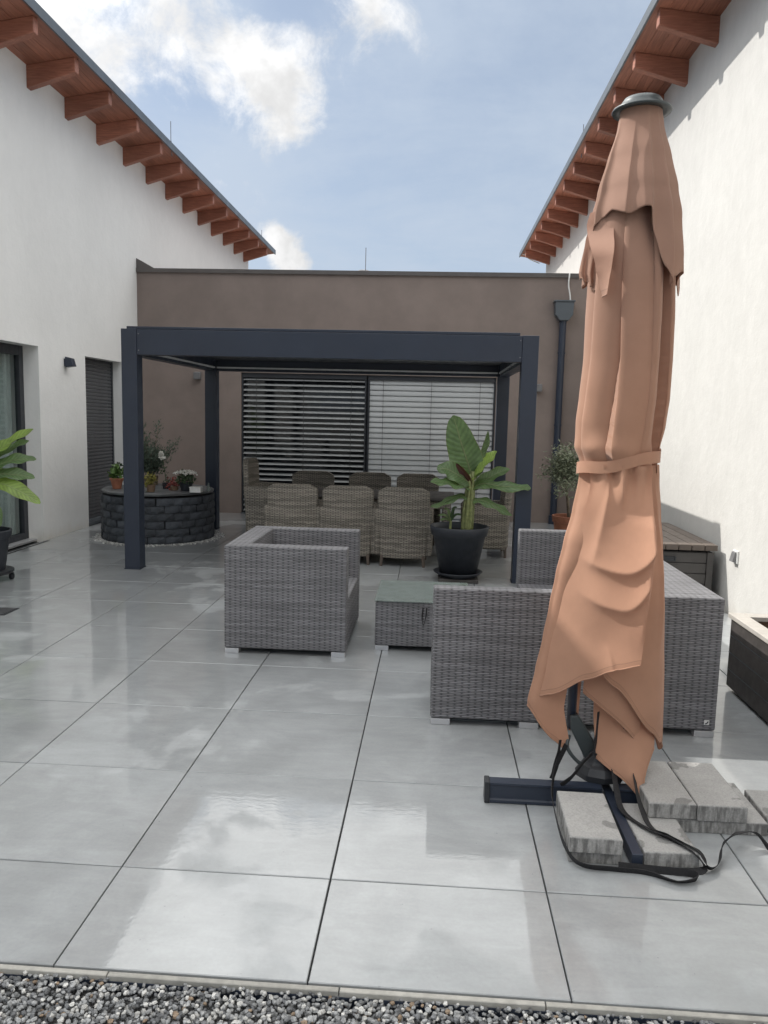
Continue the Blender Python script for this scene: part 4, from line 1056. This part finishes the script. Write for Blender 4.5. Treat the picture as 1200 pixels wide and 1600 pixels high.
# ------------------------------------------------------------------ storage box
t = thing('storage_box', (2.7, 6.1, 0), 'taupe resin garden storage box with plank lid against the sunlit wall', 'storage box')
bx0, bx1, by0, by1, bz = 2.30, 2.985, 5.42, 6.95, 0.595
b = MB(); b.box(bx0+0.03, by0+0.03, 0.0, bx1-0.02, by1-0.02, bz-0.075); b.build('carcass', M['storage_d'], t)
for k in range(5):
    b = MB(); z = 0.02+k*0.10; b.box(bx0+0.06, by0+0.012, z, bx1-0.075, by0+0.029, z+0.094); b.build('front_board', M['storage_d'], t, bevel=0.004)
    b = MB(); b.box(bx0+0.012, by0+0.06, z, bx0+0.029, by1-0.06, z+0.094); b.build('side_board', M['storage_d'], t, bevel=0.004)
for x in (bx0, bx1-0.075):
    b = MB(); b.box(x, by0, 0.0, x+0.06, by0+0.011, bz-0.075); b.build('corner_post', M['storage_d'], t, bevel=0.004)
for k in range(6):
    x0 = bx0-0.015+k*(bx1-bx0+0.03)/6; x1 = x0+(bx1-bx0+0.03)/6-0.006
    b = MB(); b.prism([(x0, bz-0.055), (x1, bz-0.055), (x1, bz), (x0, bz)], 1, by0-0.02, by1+0.01); b.build('lid_board', M['storage'], t, bevel=0.006)
b = MB(); b.box(2.50, by0-0.004, 0.43, 2.62, by0+0.0115, 0.475); b.box(2.61, by0-0.010, 0.43, 2.625, by0-0.0042, 0.475); b.build('handle', M['black'], t)

# ------------------------------------------------------------------ planter
t = thing('planter_box', (2.65, 1.4, 0), 'charcoal plank planter box with pale rim along the ivory wall', 'planter')
qx0, qx1, qy0, qy1, qz = 2.285, 3.045, -1.2, 3.19, 0.50
nb = 4
for k in range(nb):
    z0 = 0.025+k*0.112
    b = MB(); b.box(qx0+0.012, qy0+0.03, z0, qx0+0.034, qy1-0.03, z0+0.108); b.build('side_board', M['planter'], t, bevel=0.003)
    b = MB(); b.box(qx0+0.035, qy1-0.034, z0, qx1-0.03, qy1-0.012, z0+0.108); b.build('end_board', M['planter'], t, bevel=0.003)
    b = MB(); b.box(qx0+0.0105, qy0+0.03, z0+0.1082, qx0+0.03, qy1-0.03, z0+0.1116); b.build('bead_strip', M['roofmetal'], t)
b = MB(); b.box(qx0+0.035, qy1-0.046, 0.1, qx1-0.05, qy1-0.0345, 0.47); b.box(qx0+0.0345, qy0+0.05, 0.1, qx0+0.046, qy1-0.047, 0.47); b.box(qx1-0.05, qy0+0.05, 0.1, qx1-0.03, qy1-0.04, 0.47); b.build('liner', M['inner'], t)
b = MB(); b.box(qx0+0.047, qy0+0.05, 0.02, qx1-0.052, qy1-0.05, 0.33); b.build('soil', M['soil'], t)
for (a) in ((qx0, qy0, qx0+0.10, qy1), (qx1-0.09, qy0, qx1, qy1), (qx0+0.102, qy1-0.10, qx1-0.092, qy1)):
    b = MB(); b.box(a[0], a[1], qz-0.030, a[2], a[3], qz); b.build('rim_board', M['white_wood'], t, bevel=0.004)

# ------------------------------------------------------------------ parasol
UX, UY = 1.165, 1.65
pa = thing('closed_parasol', (UX, UY, 0), 'tall closed terracotta coloured parasol tied with a belt on a black cross base', 'parasol')
LT = [(-0.05, -0.05), (0.10, -0.20), (0.21, -0.30), (0.41, -0.342), (0.566, -0.313), (0.72, -0.286), (0.871, -0.264), (1.021, -0.242), (1.169, -0.215), (1.316, -0.183), (1.476, -0.155), (1.547, -0.172), (1.605, -0.196), (1.719, -0.199), (1.832, -0.191), (2.0, -0.181), (2.165, -0.181), (2.329, -0.178), (2.6, -0.15), (2.9, -0.09)]
RT = [(-0.05, 0.20), (0.10, 0.24), (0.21, 0.262), (0.41, 0.256), (0.566, 0.251), (0.72, 0.243), (0.871, 0.239), (1.021, 0.229), (1.169, 0.213), (1.316, 0.192), (1.476, 0.171), (1.547, 0.166), (1.605, 0.173), (1.719, 0.190), (1.832, 0.200), (2.0, 0.202), (2.165, 0.199), (2.329, 0.190), (2.6, 0.15), (2.9, 0.09)]
def Lz(z): return table(LT, z)
def Rz(z): return table(RT, z)
rnd = random.Random(21)
# upper body: pleated loft from the crown to the belt
def fold_curve(s, z):
    """angle and radius factor of the gathered cloth at parameter s: folds lean over and overlap"""
    N = 8
    q = s + 0.20*(z-2.1)*math.sin(s*1.0-0.6) + 0.16*math.sin(2*s+0.7+0.9*z) + 0.09*math.sin(3*s+2.1-0.9*z) + 0.05*math.sin(z*2.1+s)
    kf = math.floor(q*N/(2*PI)+0.5)
    hsh = math.sin(kf*12.9898)*43758.5453; hsh -= math.floor(hsh)
    hs2 = math.sin(kf*78.233)*12543.123; hs2 -= math.floor(hs2)
    tp = sm((2.85-z)/0.35)                               # folds open out under the hood
    bt = sm((z-1.50)/0.22)                               # and are pinched at the belt
    depth = (0.20+0.36*hsh)*(0.65+0.35*math.sin(z*2.6+hs2*6.3))*(0.4+0.6*tp)*(0.45+0.55*bt)
    lean = (1.15+0.75*hs2)*(0.5+0.5*tp)/N
    th = q*N + 0.5*math.sin(z*3.0+hs2*5)
    phi = q + lean*math.sin(th)
    tri = 0.5-0.5*math.cos(th+1.05)
    rad = 1.0-depth*tri**0.8
    return phi, rad
b = MB(); P = []; NU = 528; NZ = 100
zt, zb = 2.86, 1.50
for j in range(NZ+1):
    z = lerp(zt, zb, j/NZ); row = []
    l, r_ = Lz(z), Rz(z); c = (l+r_)/2; hw = (r_-l)/2
    near = math.exp(-((z-1.595)/0.055)**2)
    for i in range(NU):
        phi, k = fold_curve(-PI+2*PI*i/NU, z)            # 0 faces the terrace edge (-y), + towards +x
        k += near*(0.10*math.exp(-((phi+0.45)/0.5)**2)+0.03*math.sin(phi*7+1.0))    # cloth bulging over the belt
        k += 0.03*noise.noise(Vector((math.sin(phi)*1.2, math.cos(phi)*1.2, z*1.6)))
        row.append((UX+c+hw*k*math.sin(phi), UY-hw*0.92*k*math.cos(phi), z))
    P.append(row)
b.quadgrid(P, closed_u=True)
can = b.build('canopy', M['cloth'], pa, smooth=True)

def hemuv(o, P, ng):
    """second uv layer: 1 + distance from the hem, used for the stitched seam"""
    ni = len(P[0]); uv = o.data.uv_layers.new(name='Hem')
    for lp in o.data.loops:
        v = lp.vertex_index
        uv.data[lp.index].uv = (v % ni/ni, 1.0+(Vector(P[v//ni][v % ni])-Vector(P[-1][v % ni])).length) if v < ng else (0, 1.0)
    return o
def panel(name, xl, xr, hem, depth, ztop, nu=40, nv=60, fold=None, parent=can, mat='cloth'):
    """hanging cloth panel: xl(z), xr(z) side edges, hem(u) lower edge height, depth(u,z,t) y offset from the pole"""
    b = MB(); P = []
    for j in range(nv+1):
        t_ = j/nv; row = []
        for i in range(nu+1):
            u = i/nu; z = lerp(ztop, hem(u), t_)
            x = lerp(xl(z), xr(z), u); y = depth(u, z, t_)
            if fold:
                dx_, dy_ = fold(u, z, t_); x += dx_; y += dy_
            row.append((UX+x, UY+y, z))
        P.append(row)
    b.quadgrid(P)
    ng = len(b.v); b.tube(P[-1], 0.0032, 6)          # turned and stitched hem
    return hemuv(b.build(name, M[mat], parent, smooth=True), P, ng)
def ell(x, z, k=0.88, grow=0.0):
    l, r_ = Lz(z), Rz(z); c = (l+r_)/2; hw = (r_-l)/2+grow
    q = max(0.0, 1-((x-c)/hw)**2)
    return -k*hw*math.sqrt(q)
ZB = 1.535
def gather(u, z, n, ph, a=0.012): return a*math.exp(-((z-1.50)/0.10)**2)*math.sin(u*n+ph)
# front flap
def swag(x, z):
    """sagging folds of the front flap"""
    def rg(d, up, dn): return math.exp(-(abs(d)/(up if d > 0 else dn))**1.15)
    s = 0.0
    s += 0.040*rg(z-(1.085+1.9*(x+0.03)**2+7.0*max(0, x+0.01)**2), 0.085, 0.026)*sm((x+0.19)/0.10)*sm((0.12-x)/0.03)
    s += 0.030*rg(z-(0.925+2.2*(x+0.03)**2+11.0*max(0, x+0.01)**2), 0.075, 0.022)*sm((x+0.20)/0.14)*sm((0.10-x)/0.03)
    s += 0.030*rg((-0.075-0.16*(1.42-z))-x, 0.012, 0.05)*sm((1.50-z)/0.12)*sm((z-1.06)/0.12)
    s += 0.018*rg(x-(-0.02-0.02*(1.3-z)), 0.012, 0.02)*sm((1.52-z)/0.05)*sm((z-1.34)/0.10)
    s += 0.032*rg(x-(0.078+0.06*(z-1.0)), 0.014, 0.045)*sm((1.34-z)/0.06)*sm((z-0.74)/0.25)
    s -= 0.022*math.exp(-((x+0.05)/0.08)**2-((z-0.78)/0.13)**2)
    s += 0.012*rg(x-(-0.05+0.25*(0.75-z)), 0.01, 0.02)*sm((0.78-z)/0.1)
    return s
def p1x(z): return table([(0.40, -0.312), (0.62, -0.278), (0.9, -0.232), (1.2, -0.178), (1.45, -0.138), (1.6, -0.150)], z)
def p1r(z): return table([(0.6, 0.062), (0.8, 0.074), (1.1, 0.090), (1.35, 0.108), (1.6, 0.115)], z)
def p1d(u, z, t_):
    x = lerp(p1x(z), p1r(z), u)
    y = ell(x, z, 0.86, 0.02)-0.012*sm((1.5-z)/0.2)
    yl = lerp(-0.03, -0.315, u**0.95)-0.02*math.sin(u*PI)
    y = lerp(y, yl, sm((1.50-z)/0.40)*0.95)
    return y-swag(x, z)+gather(u, z, 22, 0.3)+0.006*math.sin(z*9+u*4)
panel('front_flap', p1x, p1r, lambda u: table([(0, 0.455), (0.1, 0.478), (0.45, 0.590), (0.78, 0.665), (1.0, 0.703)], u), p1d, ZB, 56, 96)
# right flap, wrapping round the right side
def p2l(z): return table([(0.2, 0.15), (0.40, 0.04), (0.62, -0.09), (0.9, -0.04), (1.6, 0.06)], z)
def p2x(u, z): return 0
def wrapx(u, z, a0, a1, k, grow=0.0):
    """angle based wrap: returns x,y on the ellipse"""
    l, r_ = Lz(z), Rz(z); c = (l+r_)/2; hw = (r_-l)/2+grow
    a = lerp(a0, a1, u); k = k(z) if callable(k) else k; return c+hw*math.sin(a), -hw*k*math.cos(a)
def wrap_panel(name, a0, a1, hem, ztop, k=0.88, grow=0.0, ripple=None, nu=56, nv=80):
    b = MB(); P = []
    for j in range(nv+1):
        row = []
        for i in range(nu+1):
            u = i/nu; z = lerp(ztop, hem(u), j/nv)
            rp = ripple(u, z) if ripple else 0.0
            x, y = wrapx(u, z, a0(z) if callable(a0) else a0, a1, k, grow+rp)
            row.append((UX+x, UY+y, z))
        P.append(row)
    b.quadgrid(P)
    ng = len(b.v); b.tube(P[-1], 0.0032, 6)
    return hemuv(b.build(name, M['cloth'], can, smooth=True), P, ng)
wrap_panel('right_flap', lambda z: table([(0.25, -0.12), (0.62, -0.15), (1.0, 0.05), (1.6, 0.1)], z), 1.95,
           lambda u: table([(0.0, 0.622), (0.12, 0.56), (0.5, 0.33), (0.66, 0.262), (0.72, 0.262), (0.85, 0.20), (1.0, 0.30)], u), ZB, 0.60, 0.0,
           lambda u, z: 0.012*math.exp(-((u-(0.52+0.05*math.sin(z*3)))/0.03)**2)*sm((z-0.6)/0.3) + 0.010*math.exp(-((u-0.80)/0.04)**2)+0.006*math.sin(u*9+z*3)*sm((1.4-z)/0.4)+gather(u, z, 18, 1.1, 0.008))
# left flap on the outside left
wrap_panel('left_flap', -2.2, -0.58, lambda u: table([(0.0, 0.50), (0.22, 0.44), (0.40, 0.395), (0.55, 0.36), (0.82, 0.245), (0.94, 0.205), (1.0, 0.235)], u), ZB, lambda z: lerp(0.27, 0.84, sm((z-0.85)/0.55)), 0.004,
           lambda u, z: -0.012*sm((u-0.6)/0.4)-0.02*sm((u-0.62)/0.38)*sm((0.75-z)/0.5)+0.010*math.exp(-((u-0.42)/0.05)**2)+gather(u, z, 16, 0.5, 0.008))
# inner centre flap
panel('inner_flap', lambda z: table([(0.2, 0.06), (0.5, -0.118), (1.0, -0.09)], z), lambda z: 0.142, lambda u: lerp(0.495, 0.248, u)+0.0, lambda u, z, t_: -0.085-0.035*math.sin(u*PI)-0.02*u, 0.95, 30, 40)
# lowest flap with its pointed corner
panel('lower_flap', lambda z: table([(0.03, 0.118), (0.20, -0.05), (0.37, -0.052), (0.9, -0.05)], z), lambda z: table([(0.03, 0.122), (0.10, 0.168), (0.28, 0.222), (0.9, 0.22)], z),
      lambda u: table([(0.0, 0.205), (0.25, 0.155), (0.63, 0.052), (0.70, 0.05), (1.0, 0.25)], u), lambda u, z, t_: -0.020-0.055*math.sin(u*PI)**0.8+0.012*math.sin(u*7)-0.155*sm((0.42-z)/0.34), 0.9, 40, 40)
# back panel, short in the middle
wrap_panel('back_flap', 1.7, 2*PI-1.75, lambda u: 0.50+0.14*math.sin(u*PI)-0.08*math.sin(u*PI*2), ZB, 0.78, -0.012, lambda u, z: 0.012*math.sin(u*16+z*2))
# narrow strip hanging right of the mast
panel('hanging_strip', lambda z: -0.165+0.02*(0.6-z), lambda z: -0.115+0.03*(z-0.35), lambda u: lerp(0.29, 0.36, u), lambda u, z, t_: -0.03+0.03*u, 0.85, 10, 30)
# belt
b = MB(); NB = 96; rows_ = [[], []]
for i in range(NB):
    a = -PI+2*PI*i/NB; x_, y_ = 0.171*1.02*math.sin(a), -0.171*0.86*1.04*math.cos(a)
    kk = 1.035+0.03*math.sin(3*a+0.4)
    zc = 1.548+0.036*math.sin(a)+0.006*math.sin(4*a)
    for k, dz_ in enumerate((0.026, -0.026)): rows_[k].append((UX-0.002+x_*min(kk, 1.055), UY-0.012+y_*kk, zc+dz_))
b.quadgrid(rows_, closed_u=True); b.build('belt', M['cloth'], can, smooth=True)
# vent hood over the crown
b = MB(); P = []; NU2 = 300; NV2 = 60
hem_t = [(-PI, 2.46), (-2.5, 2.42), (-2.05, 2.31), (-1.75, 2.34), (-1.45, 2.48), (-1.15, 2.575), (-0.8, 2.60), (-0.35, 2.575), (0.0, 2.60), (0.10, 2.60), (0.22, 2.50), (0.5, 2.36), (0.66, 2.29), (0.86, 2.33), (1.15, 2.36), (1.40, 2.31), (1.62, 2.27), (1.85, 2.34), (2.5, 2.45), (PI, 2.46)]
hw_t = [(2.25, 0.222), (2.437, 0.212), (2.598, 0.192), (2.703, 0.166), (2.835, 0.133), (2.964, 0.106), (3.035, 0.098)]
vr_ = [(-1.25, 0.16, 0.22), (-0.42, 0.10, 0.22), (0.10, 0.26, 0.24), (0.62, 0.20, 0.15), (1.20, 0.16, 0.22), (1.75, 0.20, 0.2), (-2.0, 0.16, 0.2), (2.5, 0.2, 0.2), (-2.8, 0.2, 0.2)]
for j in range(NV2+1):
    row = []
    for i in range(NU2):
        phi = -PI+2*PI*i/NU2; z = lerp(3.032, table(hem_t, phi), (j/NV2))
        hw = table(hw_t, z); k = 0.86-0.05*sm((2.9-z)/0.4)
        for (c, a, w) in vr_:
            d_ = (phi-c+PI) % (2*PI)-PI; k += a*math.exp(-(abs(d_)/(w*(0.32 if d_ > 0 else 1.6)))**1.1)*sm((3.06-z)/0.30)
        k = min(k, 1.03)
        k += 0.03*math.sin(phi*5+z*7)*sm((2.75-z)/0.3)*0.5
        row.append((UX+0.004+hw*k*math.sin(phi), UY-hw*0.95*k*math.cos(phi), z))
    P.append(row)
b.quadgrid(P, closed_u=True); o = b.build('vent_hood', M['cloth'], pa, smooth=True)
md = o.modifiers.new('thick', 'SOLIDIFY'); md.thickness = 0.003; md.offset = 0
# folded left corner of the hood
panel('hood_corner', lambda z: table([(2.24, -0.138), (2.30, -0.152), (2.36, -0.172), (2.46, -0.196), (2.56, -0.203), (2.68, -0.17)], z), lambda z: table([(2.24, -0.134), (2.30, -0.128), (2.36, -0.120), (2.48, -0.108), (2.68, -0.09)], z), lambda u: 2.245, lambda u, z, t_: -0.025-0.07*u-0.088*sm((2.56-z)/0.16), 2.61, 16, 30, parent=o)
panel('hood_corner', lambda z: table([(2.30, -0.205), (2.36, -0.222), (2.50, -0.20), (2.62, -0.165)], z), lambda z: table([(2.26, -0.150), (2.5, -0.10)], z), lambda u: 2.335-0.055*u+0.010*math.sin(u*22), lambda u, z, t_: 0.0-0.06*u+0.012*math.sin(u*17+z*12)*sm((2.5-z)/0.2), 2.60, 24, 24, parent=o)
# cap
b = MB(); b.lathe([(0.0, 3.092), (0.045, 3.089), (0.075, 3.078), (0.088, 3.060), (0.092, 3.041), (0.120, 3.036), (0.1235, 3.029), (0.120, 3.023), (0.098, 3.026), (0.06, 3.03)], UX+0.006, UY, 40, cap=False); b.build('cap', M['hubgrey'], pa, smooth=True)
# mast, ribs, hub and cross base
MX, MY = UX-0.150, UY-0.02
b = MB(); b.tube([(MX, MY, 0.30), (MX, MY, 0.66), (UX-0.06, UY, 1.2), (UX, UY, 2.9)], 0.021, 12); b.build('mast', M['metal'], pa, smooth=True)
for (x_, y_, z_) in ((-0.03, -0.01, 0.16), (0.085, -0.10, 0.125), (0.10, 0.05, 0.2)):
    b = MB(); b.tube([(UX+x_, UY+y_, z_), (UX+x_*0.4, UY+y_*0.4, 1.5), (UX, UY, 2.8)], 0.0095, 8); b.build('rib', M['metal'], pa)
b = MB(); b.prism([(MX-0.012, 0.37), (MX+0.025, 0.372), (UX-0.02, 0.21), (UX-0.045, 0.165), (UX-0.085, 0.165), (MX-0.005, 0.30)], 1, MY-0.035, MY+0.035); b.build('crank_housing', M['hubgrey'], pa, bevel=0.008)
b = MB(); b.tube(spline([(MX-0.01, MY-0.02, 0.27), (MX-0.02, MY-0.05, 0.22), (MX+0.03, MY-0.06, 0.16), (MX+0.07, MY-0.05, 0.15)], 6), 0.009, 8); b.build('crank_handle', M['hubgrey'], pa, smooth=True)
CX2, CY2 = 1.165, 1.475
b = MB(); b.lathe([(0.105, 0.098), (0.108, 0.125), (0.088, 0.155), (0.060, 0.170), (0.050, 0.205), (0.040, 0.215), (0, 0.218)], CX2-0.015, CY2+0.10, 8, cap=False, wob=lambda a, z: 0.10*math.cos(2*a)); b.build('hub', M['black'], pa, bevel=0.010, seg=3)
def beam(x0, y0, x1, y1, nm='base_beam'):
    b = MB(); b.box(x0, y0, 0.004, x1, y1, 0.016); b.box(x0, y0, 0.016, x1, y1, 0.085); b.box(x0, y0, 0.085, x1, y1, 0.097)
    return b.build(nm, M['metal'], pa, bevel=0.003)
def cbeam_x(x0, x1, y):
    b = MB(); b.prism([(y-0.030, 0.004), (y+0.030, 0.004), (y+0.030, 0.097), (y-0.030, 0.097), (y-0.030, 0.088), (y-0.022, 0.082), (y-0.022, 0.022), (y-0.030, 0.016)], 0, x0, x1); b.build('base_beam', M['metal'], pa)
    return
cbeam_x(0.636, CX2-0.032, CY2); cbeam_x(CX2+0.032, 1.72, CY2)
b = MB(); b.box(0.612, CY2-0.034, 0.002, 0.6355, CY2+0.034, 0.102); b.build('end_cap', M['black'], pa, bevel=0.004)
b = MB(); b.box(CX2-0.012, 0.985, 0.004, CX2+0.030, CY2+0.55, 0.060); b.build('base_beam', M['metal'], pa, bevel=0.003)

# ------------------------------------------------------------------ loose concrete slabs weighing the base
def slab(x0, y0, x1, y1, z0, z1, rz, label, ribs=True):
    b = MB(); w, h = x1-x0, y1-y0; b.slab(-w/2, -h/2, 0, w/2, h/2, z1-z0, 0.005)
    o = tag(b.build('paving_slab', M['concrete'], None), label, 'paving slab', 'concrete slabs weighing the parasol base')
    o.location = ((x0+x1)/2, (y0+y1)/2, z0); o.rotation_euler = (0, 0, rz)
    bv = o.modifiers.new('bevel', 'BEVEL'); bv.width = 0.004; bv.segments = 2
    return o
slab(0.917, 1.005, 1.122, 1.375, 0.0, 0.052, R(-1), 'lower slab of the front left pair against the strap')
slab(0.914, 0.985, 1.118, 1.365, 0.053, 0.118, R(-1), 'upper slab of the front left pair, wet stain at its front edge')
slab(1.198, 1.01, 1.412, 1.40, 0.0, 0.062, R(2), 'single low slab in the middle under the black strap')
slab(1.385, 1.285, 1.79, 1.655, 0.0, 0.058, R(0.5), 'wide slab lying flat on the tiles under the right pair')
slab(1.81, 1.275, 2.03, 1.60, 0.0, 0.056, R(-1), 'slab partly sunlit at the far right edge of the base')
slab(1.286, 1.272, 1.484, 1.69, 0.064, 0.132, R(1.0), 'top slab with a large damp patch next to the parasol tip')
slab(1.490, 1.276, 1.698, 1.70, 0.0585, 0.130, R(0.5), 'outer top slab half lit by the sun')

# ------------------------------------------------------------------ straps
def strap(pts, tw, label, w=0.028, n=8):
    P_ = spline(pts, n)
    tws = []
    for i in range(len(P_)):
        f = i/n; k = min(int(f), len(tw)-2); tws.append(lerp(tw[k], tw[k+1], f-k))
    b = MB(); b.ribbon(P_, w, 0.0028, tws)
    return tag(b.build('strap', M['strap'], None), label, 'strap', 'black webbing straps at the parasol base')
strap([(0.985, 1.56, 0.245), (0.93, 1.50, 0.15), (0.905, 1.40, 0.085), (0.895, 1.25, 0.075), (0.902, 1.05, 0.05), (0.95, 0.965, 0.02), (1.08, 0.955, 0.012), (1.20, 0.945, 0.010), (1.30, 0.900, 0.010), (1.375, 0.915, 0.016), (1.37, 0.945, 0.018), (1.25, 0.965, 0.014), (1.10, 0.975, 0.016)],
      [80, 80, 70, 80, 85, 60, 70, 75, 40, 70, 80, 70, 60], 'long black strap looped round the front left slabs and ending in a fold')
strap([(1.19, 1.56, 0.22), (1.185, 1.42, 0.125), (1.19, 1.30, 0.072), (1.26, 1.16, 0.072), (1.33, 1.09, 0.072), (1.40, 1.015, 0.060), (1.425, 0.985, 0.012), (1.30, 0.965, 0.010), (1.18, 0.968, 0.012)], [60, 20, 10, 20, 60, 20, 30, 70, 60], 'black strap running across the low middle slab')
strap([(1.28, 1.52, 0.19), (1.262, 1.38, 0.14), (1.26, 1.26, 0.10), (1.275, 1.18, 0.072), (1.33, 1.12, 0.070), (1.415, 1.03, 0.066), (1.45, 0.99, 0.02), (1.50, 1.03, 0.020), (1.545, 1.12, 0.045), (1.62, 1.17, 0.070), (1.70, 1.19, 0.065), (1.745, 1.16, 0.02), (1.775, 1.13, 0.012)],
      [70, 60, 30, 20, 50, 20, 40, 70, 80, 20, 30, 70, 40], 'black strap curling up and away to the right with its frayed end', 0.032)
strap([(0.955, 1.55, 0.27), (0.945, 1.53, 0.2), (0.93, 1.52, 0.13), (0.918, 1.51, 0.10)], [85, 80, 85, 80], 'short black strap hanging under the left canopy tip')
strap([(1.115, 1.53, 0.42), (1.110, 1.52, 0.33), (1.105, 1.51, 0.24), (1.11, 1.50, 0.225)], [80, 85, 80, 80], 'thin black strap hanging straight down under the canopy centre', 0.02)
strap([(0.95, 1.45, 0.10), (1.0, 1.46, 0.14), (1.05, 1.48, 0.20), (1.09, 1.50, 0.235)], [70, 60, 60, 70], 'black strap slanting from the base beam up to the hub')
